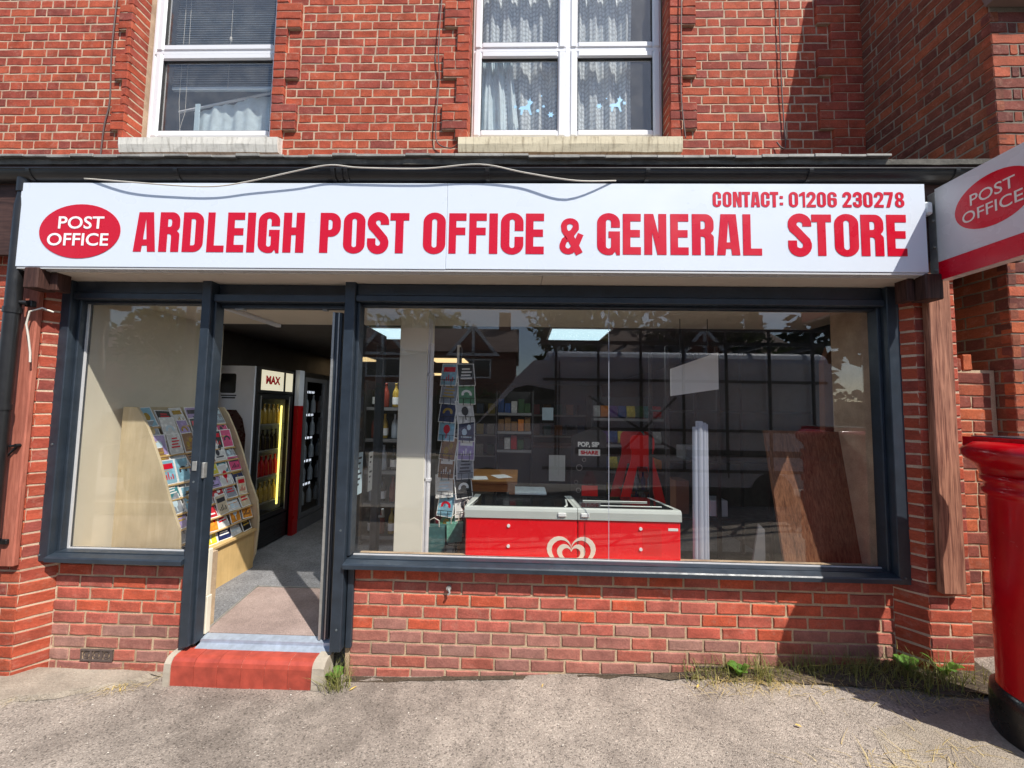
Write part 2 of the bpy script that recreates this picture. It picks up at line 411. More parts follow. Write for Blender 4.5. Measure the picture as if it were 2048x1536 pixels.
# ------------------------------------------------------------------ terrain
GZ = [(-40, -0.03), (-2.2, -0.03), (-1.1, -0.016), (0, 0.02), (0.94, 0.068), (1.73, 0.115), (2.4, 0.18), (3.2, 0.25), (6, 0.32), (40, 0.36)]
def gz(x):
    for (a, za), (b, zb) in zip(GZ, GZ[1:]):
        if x <= b: return za + (zb - za) * (x - a) / (b - a)
    return GZ[-1][1]
def ground_sheet(x0, x1, y0, y1, nx, ny, bump, dz=0.0, ref=None):
    mb = MB(); vs = []; fs = []
    for j in range(ny + 1):
        for i in range(nx + 1):
            x = x0 + (x1 - x0) * i / nx; y = y0 + (y1 - y0) * j / ny
            vs.append((x, y, gz(x) + dz + bump * (sin(x * 5.1 + y * 3.3) + sin(x * 2.3 - y * 6.1 + 1) + 0.6 * sin(11 * x + 9 * y))))
    for j in range(ny):
        for i in range(nx):
            a = j * (nx + 1) + i; fs.append((a, a + 1, a + nx + 2, a + nx + 1))
    mb.add(vs, fs, 0, True); return mb
struct('pavement', ground_sheet(-6, 6, -3.3, 0.4, 160, 60, 0.0028), 'tarmac')
kb = MB(); kb.box(-40, 40, -3.46, -3.302, -0.3, 0.0); 
for i, v in enumerate(kb.v): kb.v[i] = (v[0], v[1], gz(v[0]) + (0.004 if v[2] == 0 else -0.3))
struct('kerb', kb, 'concrete')
struct('road', ground_sheet(-60, 60, -11, -3.46, 60, 4, 0, -0.11), 'road_tarmac')
struct('opposite_pavement', ground_sheet(-60, 60, -60, -11, 40, 4, 0, 0.0), 'concrete')
struct('side_ground', ground_sheet(6, 60, -3.3, 40, 10, 10, 0, -0.01), 'tarmac')
struct('side_ground', ground_sheet(-60, -6, -3.3, 40, 10, 10, 0, -0.01), 'tarmac')

asphalt('soil', srgb(104, 92, 78), srgb(70, 60, 50), 0.8)
def patch(outline, dz, th, mname, name):
    """irregular thin slab following the ground"""
    tri = tessellate_polygon([[Vector((p[0], p[1], 0)) for p in outline]]); n = len(outline)
    vs = [(x, y, gz(x) + dz + 0.012 * 0) for x, y in outline]; cx = sum(p[0] for p in outline) / n; cy = sum(p[1] for p in outline) / n
    vs2 = [(cx + (x - cx) * .9, cy + (y - cy) * .9, gz(x) + dz + th) for x, y in outline]
    mb = MB(); mb.add(vs2, [t for t in tri], 0, False)
    mb.add(vs + vs2, [(i, (i + 1) % n, (i + 1) % n + n, i + n) for i in range(n)]); o = struct(name, mb, mname); return o
def wob(pts, a=0.03, k=5):
    out = []
    for i, p in enumerate(pts):
        q = pts[(i + 1) % len(pts)]
        for j in range(k):
            t = j / k; out.append((p[0] + (q[0] - p[0]) * t + rnd.uniform(-a, a) * (j > 0), p[1] + (q[1] - p[1]) * t + rnd.uniform(-a, a) * (j > 0)))
    return out
patch(wob([(-3.35, -0.02), (-3.4, -0.52), (-3.0, -0.33), (-2.75, -0.26), (-2.28, -0.1), (-2.2, -0.02)], 0.02), 0.002, 0.028, 'concrete', 'concrete_apron')
patch(wob([(1.75, -0.46), (2.3, -0.36), (3.2, -0.36), (3.2, -1.6), (1.55, -1.6), (1.6, -0.9)], 0.01, 4), 0.007, 0.006, 'concrete', 'concrete_slab')

patch(wob([(-1.05, -.004), (-1.05, -.04), (-.4, -.018), (.3, -.02), (1.0, -.05), (1.5, -.10), (2.1, -.2), (2.7, -.34), (2.75, -.004)], 0.02, 9), 0.003, 0.004, 'soil', 'soil_strip')
# ------------------------------------------------------------------ bricks
def brick_mesh(name, L, H, seed, rough):
    r = random.Random(seed); hx, hz = L / 2, H / 2; j = lambda a: r.uniform(-a, a)
    nx = 3 if L > 0.15 else 2
    out = []
    for i in range(nx): out.append((-hx + L * i / nx + (j(.006) if i else 0), -hz + j(rough)))
    out.append((hx + j(rough), -hz + j(rough))); out.append((hx + j(rough), j(.01)))
    for i in range(nx): out.append((hx - L * i / nx + (j(.006) if i else 0), hz + j(rough)))
    out.append((-hx + j(rough), hz + j(rough))); out.append((-hx + j(rough), j(.01)))
    n = len(out); c = 0.0045; rough *= 1.25
    f0 = [(x - (c if x > 0 else -c) * (abs(x) > hx * .8) * r.uniform(.6, 1.3), j(.0009), z - (c if z > 0 else -c) * (abs(z) > hz * .6) * r.uniform(.6, 1.3)) for x, z in out]
    f1 = [(x, c + j(.001), z) for x, z in out]; f2 = [(x, 0.05, z) for x, z in out]
    vs = f0 + f1 + f2; fs = [tuple(range(n))]
    for a in (0, n): fs += [(a + i, a + n + i, a + n + (i + 1) % n, a + (i + 1) % n) for i in range(n)]
    mb = MB(); mb.add(vs, fs); return mb.mesh(name, 'brick')
LS, LH, HH = 0.215, 0.103, 0.066
VAR = {'s': [brick_mesh('brick_stretcher', LS, HH, 10 + i, .0022) for i in range(8)], 'h': [brick_mesh('brick_header', LH, HH, 40 + i, .0022) for i in range(6)]}
PAL_OLD = [srgb(176, 82, 60), srgb(170, 79, 60), srgb(180, 87, 62), srgb(166, 77, 60), srgb(175, 80, 56), srgb(183, 89, 63), srgb(170, 82, 63), srgb(158, 75, 61), srgb(174, 82, 60), srgb(150, 76, 66)]
PAL_NEW = [srgb(192, 95, 74), srgb(186, 95, 79), srgb(200, 94, 67), srgb(182, 98, 84), srgb(180, 100, 86)]
PAL_LOW = [srgb(170, 118, 106), srgb(164, 108, 97), srgb(174, 112, 98), srgb(158, 112, 102), srgb(178, 102, 86), srgb(168, 126, 114)]
PAL_WING = [srgb(168, 88, 62), srgb(150, 76, 58), srgb(178, 92, 66), srgb(136, 74, 62), srgb(120, 68, 60), srgb(186, 98, 64)]
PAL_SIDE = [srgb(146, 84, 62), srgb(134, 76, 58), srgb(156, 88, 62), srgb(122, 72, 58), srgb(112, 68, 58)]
CAM = Vector((0, -2.5, 1.68))
class Wall:
    def __init__(s, parent): s.parent = parent; s.list = []; s.o = Vector((0, 0, 0)); s.a = 0
    def face(s, ox, oy, ang=0): s.o = Vector((ox, oy, 0)); s.a = radians(ang); return s
    def put(s, s0, s1, z0, z1, pal, proud=0.0, jit=0.0012):
        L = s1 - s0; H = z1 - z0
        if L < 0.012 or H < 0.012: return
        k = 's' if L > 0.16 else 'h'; me = rnd.choice(VAR[k]); l0 = LS if k == 's' else LH
        d = Vector((cos(s.a), sin(s.a), 0)); nrm = Vector((sin(s.a), -cos(s.a), 0))
        c = s.o + d * ((s0 + s1) / 2) + nrm * (proud + rnd.uniform(-jit, jit)); c.z = (z0 + z1) / 2
        flip = rnd.choice((1, -1))
        m = Matrix.Translation(c) @ Matrix.Rotation(s.a, 4, 'Z') @ Matrix.Rotation(radians(rnd.uniform(-.5, .5)), 4, 'X') @ Matrix.Rotation(radians(rnd.uniform(-.35, .35)), 4, 'Y') @ Matrix.Diagonal((L / l0, 1, flip * H / HH, 1))
        cc = rnd.choice(pal); f = rnd.uniform(.9, 1.1)
        s.list.append((me, m, (cc[0] * f, cc[1] * f, cc[2] * f, 1)))
    def row(s, spans, z0, z1, pal, L, J, off, mode='flemish', proud=0.0, start=-8.0, end=6.0):
        """spans: free (a,b) intervals; joints run through the row so that bond carries past openings"""
        x = start + off; pieces = []; i = 0
        while x < end:
            if mode == 'stretch': l = L
            elif mode == 'flemish': l = L if (i % 2 == 0) else L / 2 - J / 2
            else: l = L if rnd.random() < .62 else L / 2 - J / 2
            l *= rnd.uniform(.975, 1.025); pieces.append((x, x + l)); x += l + J; i += 1
        for a, b in spans:
            ps = [[max(p, a), min(q, b)] for p, q in pieces if min(q, b) - max(p, a) > 0.004]
            if len(ps) > 1 and ps[0][1] - ps[0][0] < .035: ps[1][0] = ps[0][0]; ps.pop(0)
            if len(ps) > 1 and ps[-1][1] - ps[-1][0] < .035: ps[-2][1] = ps[-1][1]; ps.pop()
            for p, q in ps: s.put(p, q, z0 + rnd.uniform(-.001, .001), z1 + rnd.uniform(-.0015, .001), pal, proud)
    def build(s, limit=296):
        s.list.sort(key=lambda t: (t[1].translation - CAM).length)
        for me, m, c in s.list[:limit]:
            o = bpy.data.objects.new('brick', me); col.objects.link(o); o.parent = s.parent; o.matrix_local = m; o.color = c
        rest = s.list[limit:]
        if rest:
            vs = []; fs = []; cs = []
            for me, m, c in rest:
                b = len(vs); vs += [tuple(m @ v.co) for v in me.vertices]; cs += [c] * len(me.vertices)
                fl = m.determinant() < 0
                for p in me.polygons:
                    f = [b + i for i in p.vertices]; fs.append(f[::-1] if fl else f)
            me = bpy.data.meshes.new('brick_field'); me.from_pydata(vs, [], fs); me.update(); me.materials.append(MATS['brick_joined'])
            at = me.color_attributes.new('tint', 'FLOAT_COLOR', 'POINT'); at.data.foreach_set('color', [x for c in cs for x in c])
            o = bpy.data.objects.new('brick_field', me); col.objects.link(o); o.parent = s.parent; o['kind'] = 'stuff'

# --- upper front wall, set back behind the shop roof
UY = 0.85
W1, W2 = (-3.735, -2.35), (-0.53, 1.30)
uw = thing('brick_wall', 'red brick first floor wall with two white windows above the shop roof', 'brick wall')
mb = MB()
for x0, x1, z0, z1 in ((-5.6, W1[0], 3.3, 6.2), (W1[1], W2[0], 3.3, 6.2), (W2[1], 3.016, 3.3, 6.2), (W1[0], W1[1], 3.3, 4.12), (W2[0], W2[1], 3.3, 4.12)):
    mb.box(x0, x1, UY + 0.003, UY + 0.3, z0, z1)
wl = Wall(uw); RH = 0.083; ZB = 3.955; QM = mb
for k in range(-2, 22):
    z0 = ZB + RH * k + 0.004; z1 = z0 + RH - 0.009
    wide = (k // 3) % 2 == 1; qw = 0.235 if wide else 0.11; spans = []
    lq = 0.128 if wide else 0.03; wl.face(0, UY)
    if k >= 2:
        qs = [(W1[0] - lq, W1[0]), (W1[1], W1[1] + qw), (W2[0] - qw, W2[0]), (W2[1], W2[1] + qw)]
    else: qs = []
    cornerq = (3.016 - (0.40 if wide else 0.28), 3.016); qq = qs + [cornerq]
    for a, b in qs + [cornerq]: QM.box(a + .006, b - .006, UY - .024, UY + .0025, z0 - .006, z1 + .004)
    for a, b in qs:
        if b - a > .2 and rnd.random() < .5:
            m_ = a + .105 + rnd.uniform(-.01, .01); wl.face(0, UY).put(a, m_, z0, z1, PAL_OLD, .03); wl.put(m_ + .008, b, z0, z1, PAL_OLD, .03)
        else: wl.face(0, UY).put(a, b, z0, z1, PAL_OLD, .03)
    a, b = cornerq; m_ = a + (.24 if k % 2 else .12); wl.put(a, m_, z0, z1, PAL_OLD, .03); wl.put(m_ + .009, b, z0, z1, PAL_OLD, .03)
    edges = [-5.4]
    holes = sorted(qq + ([W1, W2] if k >= 2 else []))
    cur = -5.4; merged = []
    for a, b in holes:
        if a - cur > .02: merged.append((cur, a - .008))
        cur = max(cur, b + .008)
    wl.row(merged, z0, z1, PAL_OLD, .228, .009, (k % 2) * .172 + rnd.uniform(-.02, .02), 'random' if k % 3 == 0 else 'flemish')
    # reveals of the window openings
    if k >= 2:
        wl.face(W1[0], UY - .028, 90).put(.0, .17, z0, z1, PAL_OLD, 0.002)       # left jamb of left window faces +X
        wl.face(W2[1], UY + .15, -90).put(.0, .17, z0, z1, PAL_OLD, 0.002)
        wl.face(W2[0], UY - .028, 90).put(.0, .17, z0, z1, PAL_OLD, 0.002)
wl.build(); obj('mortar_bed', QM, 'mortar_light', uw)

# --- side wing on the right
WX, WY = 3.0, -0.09
wing = thing('brick_building', 'neighbouring red brick wing whose side wall stands in shade right of the shop', 'building')
GP = [(WY + .004, -.2), (WY + .004, 4.34), (UY - .43, 6.2), (UY + 5, 6.2), (UY + 5, -.2)]
mb = MB(); mb.prism(GP, WX + .004, 6.0, 'X'); obj('mortar_bed', mb, 'mortar_grey', wing)
wl = Wall(wing); ch = 0.0755
for k in range(80):
    z0 = 0.0 + ch * k + .004; z1 = z0 + ch - .009
    if z1 > 5.9: break
    if k % 2: spans_f = [(WX, WX + .11), (WX + .119, WX + .165), (WX + .174, 3.9)]
    else: spans_f = [(WX, 3.9)]
    wl.face(0, WY)
    if z1 > 4.32: pass
    elif k % 2:
        wl.put(WX, WX + .105, z0, z1, PAL_WING); wl.put(WX + .113, WX + .16, z0, z1, PAL_WING); wl.row([(WX + .169, 3.9)], z0, z1, PAL_WING, .222, .009, WX + .169 + 8, 'flemish')
    else: wl.row([(WX, 3.9)], z0, z1, PAL_WING, .222, .009, WX + 8, 'flemish')
    wl.face(WX, UY, -90)
    ln = min(UY - WY, UY - WY - (z1 - 4.34) * (UY - .43 - WY) / 1.86) if z1 > 4.34 else UY - WY
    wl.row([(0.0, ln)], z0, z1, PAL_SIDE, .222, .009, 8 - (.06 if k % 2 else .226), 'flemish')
wl.build()
mb = MB()
mb.prism([(WY - .10, 4.33), (WY - .10, 4.37), (UY - .455, 6.2), (UY - .425, 6.2), (WY + .0, 4.345), (WY + .0, 4.33)], WX - .03, 6.2, 'X')
obj('roof', mb, 'roof_tile', wing)

# --- low buttress in the corner between shop pier and wing
bt = thing('brick_buttress', 'low ragged-topped brick buttress in the corner behind the red pillar box', 'brick buttress')
mb = MB(); mb.box(2.62, WX - .004, .006, .3, -.1, 1.97); obj('mortar_bed', mb, 'mortar_sand', bt)
wl = Wall(bt).face(0, 0)
for k in range(25):
    z0 = .05 + .0765 * k; z1 = z0 + .067
    wl.row([(2.64, WX - .035)], z0, z1, PAL_WING, .2, .009, 8 + 2.64 - (.1 if k % 2 else 0), 'random')
for x in (2.70, 2.765, 2.83):
    if x < 2.82 or True:
        wl.put(x - .027, x + .027, 1.967, 2.06 + rnd.uniform(-.02, .01), PAL_WING)
wl.build()

# --- stall risers
def riser(name, label, x0, x1, ztop, parity):
    t = thing('brick_wall', label, 'brick wall'); mb = MB(); mb.box(x0 - .03, x1 + .03, .006, .2, -.2, ztop + .03); obj('mortar_bed', mb, 'mortar_sand', t)
    wl = Wall(t).face(0, 0); n = 9; pitch = .0756
    for k in range(n + 1):
        z1 = ztop - .008 - pitch * k; z0 = z1 - .063
        pal = PAL_NEW if k < 4 else (PAL_NEW[1:] + PAL_LOW[:3] if k < 5 else PAL_LOW)
        spans = [(x0, x1)]
        for vx0, vx1, vk in VENTS:
            if vk == k and x0 < vx0 < x1: spans = [(x0, vx0 - .005), (vx1 + .005, x1)]
        wl.row(spans, z0, z1, pal, .205, .013, (.109 if (k + parity) % 2 else 0), 'stretch')
    return t, wl
VENTS = [(-2.80, -2.588, 7), (1.10, 1.305, 7)]
rl, w_ = riser('riser', 'small red brick stall riser under the left shop window beside the step', -3.06, -2.13, .632, 0); w_.build()
mb = MB(); mb.box(-2.80, -2.588, .012, .05, .027, .096)
for i in range(4): mb.box(-2.80 + .0660 * i - (.004 if i else 0), -2.795 + .0690 * i, -.002, .02, .03, .093)
mb.box(-2.80, -2.588, -.003, .02, .088, .097); mb.box(-2.80, -2.588, -.003, .02, .024, .034)
for i in range(3):
    cx = -2.762 + .066 * i
    for a in range(8):
        q = 2 * pi * a / 8; mb.tube([(cx + .024 * cos(q), .004, .061 + .022 * sin(q)), (cx + .024 * cos(q + .8), .004, .061 + .022 * sin(q + .8))], .0035, 5)
    mb.box(cx - .011, cx + .011, .0, .015, .05, .072)
obj('air_brick', mb, 'vent_clay', rl)
rr_, w_ = riser('riser', 'long red brick stall riser under the wide right shop window', -1.06, 2.36, .652, 1); w_.build()
mb = MB(); mb.box(1.10, 1.305, .012, .05, .047, .115); mb.box(1.10, 1.305, -.002, .02, .108, .116); mb.box(1.10, 1.305, -.002, .02, .044, .052)
for i in range(6): mb.box(1.10 + .0395 * i, 1.107 + .0395 * i, -.002, .02, .05, .112)
obj('air_brick', mb, 'vent_clay', rr_)
mb = MB(); mb.tube([(-.44, -.002, .545), (-.44, -.02, .545)], .016, 10); mb.tube([(-.44, -.022, .545), (-.43, -.03, .525), (-.44, -.032, .512)], .007, 6)
tag(obj('wall_eye', mb, 'silver'), 'small metal eye bolt fixed in the long brick stall riser', 'eye bolt')

# --- piers each side with splayed returns
def pier(label, sgn, xin, xout, parity, ztop):
    """front face at Y=-.12 from xin to xout; splay runs back to the riser face"""
    t = thing('brick_pier', label, 'brick pier'); mb = MB(); b = xin - sgn * .10
    o = [(xin, -.115), (xout, -.115), (xout, .4), (b, .4), (b, .005)]
    if sgn < 0: o = o[::-1]
    mb.prism(o, -.2, ztop, 'Z'); obj('mortar_bed', mb, 'mortar_light', t); wl = Wall(t); pitch = .0748
    for k in range(60):
        z0 = -.05 + pitch * k + .004; z1 = z0 + pitch - .010
        if z1 > ztop: break
        lo, hi = min(xin, xout), max(xin, xout)
        wl.face(0, -.12).row([(lo, hi)], z0, z1, PAL_OLD, .215, .009, (8 + xin if sgn > 0 else .22) - (.11 if (k + parity) % 2 else 0), 'stretch')
        ln = sqrt(.1 ** 2 + .12 ** 2)
        if sgn < 0: wl.face(xin, -.12, math.degrees(atan2(.12, .1))).put(.002, ln, z0, z1, PAL_OLD)
        else: wl.face(xin - .10, 0.0, math.degrees(atan2(-.12, .1))).put(0, ln - .002, z0, z1, PAL_OLD)
    wl.build(); return t
pl = pier('red brick pier at the left end of the shop behind the drainpipe', -1, -3.10, -3.9, 0, 3.05)
pr = pier('red brick pier at the right end of the shop behind the weathered timber', 1, 2.40, 2.64, 1, 3.0)

# ------------------------------------------------------------------ upper windows
def glaze(parent, x0, x1, z0, z1, y, m='window_glass', name='pane'):
    mb = MB(); mb.box(x0, x1, y, y + .004, z0, z1); return obj(name, mb, m, parent)
def frame_rect(x0, x1, z0, z1, wl, wr, wb, wt, y0, y1, ch=.008):
    mb = MB()
    mb.box(x0, x0 + wl, y0, y1, z0, z1, 0, ch); mb.box(x1 - wr, x1, y0, y1, z0, z1, 0, ch)
    mb.box(x0 + wl - .001, x1 - wr + .001, y0 + .001, y1 - .001, z0, z0 + wb, 0, ch); mb.box(x0 + wl - .001, x1 - wr + .001, y0 + .001, y1 - .001, z1 - wt, z1, 0, ch); return mb
def upper_window(label, X0, X1, cols, sills):
    t = thing('casement_window', label, 'window', ((X0 + X1) / 2, 1.0, 4.2))
    inv = Matrix.Translation(-t.location)
    def P(name, mb, m):
        mb.v = [tuple(inv @ Vector(v)) for v in mb.v]; return obj(name, mb, m, t)
    P('frame', frame_rect(X0, X1, 4.2, 6.0, .035, .035, .05, .06, 1.0, 1.07), 'upvc')
    for a, b in cols:
        for z0, z1 in ((4.255, 5.118), (5.142, 5.95)):
            s = P('sash', frame_rect(a, b, z0, z1, .072, .072, .07, .07, .985, 1.06, .014), 'upvc')
            mb = frame_rect(a + .070, b - .070, z0 + .068, z1 - .068, .007, .007, .007, .007, 1.0, 1.03, .001); mb.v = [tuple(inv @ Vector(v)) for v in mb.v]; obj('gasket', mb, 'gasket', s)
            mb = MB(); mb.box(a + .071, b - .071, 1.018, 1.022, z0 + .069, z1 - .069); mb.v = [tuple(inv @ Vector(v)) for v in mb.v]; obj('pane', mb, 'window_glass', s)
    mb = MB(); mb.box(X0 + .03, X1 - .03, .995, 1.06, 5.112, 5.148, 0, .004)
    if len(cols) > 1: mb.box(cols[0][1] - .004, cols[1][0] + .004, .994, 1.06, 4.25, 5.95, 0, .004)
    P('mullion', mb, 'upvc')
    x0, x1, m = sills
    mb = MB(); pr_ = [(.79, 3.965), (.775, 4.03), (.775, 4.095), (.80, 4.105), (1.02, 4.215), (1.02, 3.965)]
    n = 12; pts = []
    for i in range(n):
        a = x0 + (x1 - x0) * i / n; b = x0 + (x1 - x0) * (i + 1) / n
        pts.append([(p[0] + rnd.uniform(-.003, .003), p[1] + rnd.uniform(-.003, .003)) for p in pr_])
    pts.append(pts[-1]); N = len(pr_); vs = []; fs = []
    for i, pp in enumerate(pts): vs += [(x0 + (x1 - x0) * i / n, p[0], p[1]) for p in pp]
    for i in range(n):
        for k in range(N): fs.append((i * N + k, i * N + (k + 1) % N, (i + 1) * N + (k + 1) % N, (i + 1) * N + k))
    fs += [tuple(range(N)), tuple(range(n * N, n * N + N))]; mb.add(vs, fs)
    P('window_sill', mb, m); return t
def sill_mat(name, c, stain):
    t = NT(name); v = t.coord(False); mp = t.n('ShaderNodeMapping'); mp.inputs['Scale'].default_value = (18, 4, 2.5); t.l(v, mp.inputs['Vector'])
    f = t.ramp(t.noise(mp.outputs[0], 1.6, 6, 0.7), [(0.5, 0), (0.72, 1)])
    t.base(t.mix(t.ramp(f, [(0, 0), (1, 0.75)]), c, stain)); t.set(.85, 0, .2); t.bump(t.noise(v, 60, 5), .5, .004)
sill_mat('sill_paint', srgb(222, 218, 208), srgb(128, 120, 108)); sill_mat('sill_stained', srgb(220, 208, 180), srgb(110, 88, 64))
lw = upper_window('white framed upper window over the door with a venetian blind behind it', -3.70, -2.36, [(-3.655, -2.41)], (-3.72, -2.24, 'sill_paint'))
cw = upper_window('white framed double upper window above the middle of the sign with lace curtains', -.52, 1.29, [(-.505, .375), (.415, 1.275)], (-.60, 1.385, 'sill_stained'))
# stickers on the panes of the double window
def blob(cx, cz, pts, s): return [(cx + x * s, cz + z * s) for x, z in pts]
DEER = [(-.5, -.1), (-.35, .1), (0, .12), (.15, .3), (.1, .55), (.22, .5), (.28, .75), (.34, .5), (.5, .42), (.42, .3), (.3, .2), (.3, -.05), (.42, -.5), (.3, -.5), (.15, -.15), (-.15, -.12), (-.25, -.5), (-.36, -.5), (-.34, -.12)]
FLK = [(cos(a * pi / 6) * (1 if a % 2 == 0 else .5), sin(a * pi / 6) * (1 if a % 2 == 0 else .5)) for a in range(12)]
for cx, cz, kind, s in ((.0, 4.56, 'd', .14), (.115, 4.53, 'f', .022), (.17, 4.575, 'f', .018), (.24, 4.49, 'f', .034), (.15, 4.68, 'f', .01), (-.1, 4.57, 'f', .02), (.86, 4.585, 'd', .13), (.70, 4.575, 'f', .032), (.94, 4.605, 'f', .022), (.77, 4.65, 'f', .01)):
    mb = MB(); mb.sheet([blob(cx, cz, DEER if kind == 'd' else FLK, s)], lambda u, v, d: (u - cw.location.x, 1.016 - d - cw.location.y, v - cw.location.z), .0012)
    obj('window_sticker', mb, 'sticker_blue', cw)
# room behind the upper windows
mb = MB(); mb.box(-5.2, 2.98, 4.5, 4.6, 3.3, 6.4); mb.box(-1.5, -1.4, 1.15, 4.5, 3.95, 6.4); mb.box(-5.2, 2.98, 1.16, 4.5, 3.9, 3.94); mb.box(-5.2, 2.98, 1.16, 4.5, 6.3, 6.4); mb.box(-5.3, -5.2, 1.16, 4.5, 3.9, 6.4); struct('upstairs_room', mb, 'upstairs')
# venetian blind in the left window
vb = thing('venetian_blind', 'pale blue venetian blind hanging inside the upper left window', 'blind', (-3.02, 1.12, 5.9))
for i in range(52):
    z = 6.0 - i * .0245
    if z < 4.88: break
    mb = MB(); mb.prism([(-.010, -.006), (.010, .008), (.010, .0088), (-.010, -.0052)], -.56, .56, 'X'); obj('slat', mb, 'blind', vb, (0, 0, z - 5.9))
mb = MB(); mb.tube([(.02, -.02, .1), (.02, -.02, -1.05)], .002, 5)
mb.tube([(-.47, -.02, .1), (-.47, -.02, -1.2), (-.44, -.02, -1.5)], .002, 5); mb.tube([(-.42, -.02, .1), (-.4, -.02, -1.3), (-.46, -.02, -1.55)], .002, 5); mb.lathe([(.004, 0), (.012, -.02), (.011, -.05), (.003, -.055)], (.02, -.02, -.5), 8)
obj('cord', mb, 'cable_white', vb)
mb = MB(); mb.box(-.56, .56, -.014, .014, -1.06, -1.03); obj('bottom_rail', mb, 'blind', vb)
def cloth(x0, x1, zt, zb, y, fold, amp, skew=0, nx=60, nz=12):
    mb = MB(); vs = []; fs = []
    for j in range(nz + 1):
        for i in range(nx + 1):
            u = i / nx; v = j / nz; x = x0 + (x1 - x0) * u; zt_ = zt(u) if callable(zt) else zt
            z = zt_ + (zb - zt_) * v
            vs.append((x + skew * v * (u - .5) + .01 * sin(9 * u + 3 * v), y + amp * sin(fold * u * 2 * pi + 1.2 * sin(3 * v)) * (0.6 + .4 * v) + amp * .4 * sin(fold * 2.7 * u * 2 * pi), z))
    for j in range(nz):
        for i in range(nx): a = j * (nx + 1) + i; fs.append((a, a + 1, a + nx + 2, a + nx + 1))
    mb.add(vs, fs, 0, True); return mb
bs = thing('draped_sheet', 'pale blue sheet slung on a slanting pole inside the upper left window', 'sheet')
obj('cloth', cloth(-3.42, -2.42, lambda u: 4.68 + .23 * u, 4.2, 1.2, 3, .02), 'bedsheet', bs)
mb = MB(); mb.tube([(-3.56, 1.18, 4.66), (-2.42, 1.2, 4.925)], .012, 8); obj('pole', mb, 'upvc', bs)
mb = MB(); mb.box(-3.36, -3.31, 1.14, 1.15, 4.26, 4.72, 0, .002); tag(obj('packet', mb, 'paper_blue'), 'narrow blue and white packet stood on end beside the slung sheet upstairs', 'packet')
nc = thing('net_curtain', 'white lace net curtain hanging behind the double upper window', 'curtain')
obj('left_drop', cloth(-.47, .36, 6.0, 4.25, 1.16, 5, .03), 'net_lace', nc); obj('right_drop', cloth(.42, 1.05, 6.0, 4.25, 1.16, 4, .03), 'net_lace', nc)
dc = tag(obj('side_curtain', cloth(-.49, -.16, 5.3, 4.25, 1.12, 4, .035, .25), 'bedsheet'), 'grey blue curtain gathered at the left edge of the double upper window', 'curtain')

# ------------------------------------------------------------------ shop roof, gutter, drainpipe
rf = thing('flat_roof', 'weathered felt roof edge of the shop above the black gutter', 'roof')
mb = MB(); n = 60; vs = []; fs = []
for i in range(n + 1):
    x = -4.2 + 7.18 * i / n; j = rnd.uniform(-.004, .004); vs += [(x, -.21 + j, 3.19), (x, -.215 + j, 3.222 + rnd.uniform(-.004, .004)), (x, -.17, 3.235 + rnd.uniform(-.003, .003)), (x, UY, 3.5), (x, UY, 3.19)]
for i in range(n):
    for k in range(5): a = i * 5; fs.append((a + k, a + (k + 1) % 5, a + 5 + (k + 1) % 5, a + 5 + k))
mb.add(vs, fs); obj('felt', mb, 'felt', rf)
mb = MB()
for x0, x1, dz in ((-4.1, -1.2, 0), (-1.2, 0.02, .006), (.02, 1.9, -.004), (1.9, 2.2, .003)):
    k = max(2, int((x1 - x0) / .15)); pts = []
    for i in range(k):
        a = x0 + (x1 - x0) * i / k; b = x0 + (x1 - x0) * (i + 1) / k; z = 3.222 + dz + rnd.uniform(-.004, .004)
        mb.box(a, b, -.232 - rnd.uniform(0, .006), -.2, z, z + .016 + rnd.uniform(0, .006), 0, .003)
obj('flashing', mb, 'leadgrey', rf)
mb = MB(); mb.box(-3.95, 2.96, -.2, -.17, 2.6, 3.19); obj('fascia_board', mb, 'wood_fascia', rf)
mb = MB(); mb.box(-3.95, 2.96, -.16, UY, 3.02, 3.05); obj('under_board', mb, 'wood_darkbrown', rf)

gt = thing('gutter', 'black half round plastic gutter running above the white shop sign', 'gutter', (0, -.215, 3.122))
R_ = .059; o = [(R_ * cos(radians(a)), R_ * sin(radians(a))) for a in range(180, 361, 12)]; i_ = [((R_ - .004) * cos(radians(a)), (R_ - .004) * sin(radians(a))) for a in range(360, 179, -12)]
mb = MB(); mb.prism(o + i_, -3.9, 2.94, 'X'); mb.tube([(-3.9, -R_, 0), (2.94, -R_, 0)], .006, 6)
g = obj('trough', mb, 'gutter_black', gt)
def strap(x, wd, r): 
    mb = MB(); o = [(r * cos(radians(a)), r * sin(radians(a))) for a in range(176, 365, 12)]; i2 = [((r - .006) * cos(radians(a)), (r - .006) * sin(radians(a))) for a in range(364, 175, -12)]
    mb.prism(o + i2, x - wd, x + wd, 'X'); return mb
for x in (-3.09, -2.15, -.226, .735, 1.69, 2.53, 2.72): obj('bracket', strap(x, .012, R_ + .005), 'gutter_black', gt)
mb = strap(-1.17, .012, R_ + .008); mb2 = strap(-1.13, .016, R_ + .006); mb.add(mb2.v, mb2.f); mb2 = strap(-1.09, .012, R_ + .008); mb.add(mb2.v, mb2.f); obj('union_joint', mb, 'gutter_black', gt)
dp = thing('drainpipe', 'black plastic drainpipe running down the left end of the shop', 'drainpipe', (-3.165, -.225, 0))
mb = MB(); mb.tube([(0, 0.01, 3.06), (0, 0.01, 2.98), (0, 0, 2.9), (0, 0, .0)], .036, 14); obj('pipe', mb, 'gutter_black', dp)
mb = MB(); mb.tube([(0, .01, 3.08), (0, .01, 2.99)], .043, 14); obj('outlet', mb, 'gutter_black', dp)
for z in (2.22, 1.62): mb = MB(); mb.tube([(0, 0, z), (0, 0, z + .035)], .041, 14); obj('socket', mb, 'gutter_black', dp)
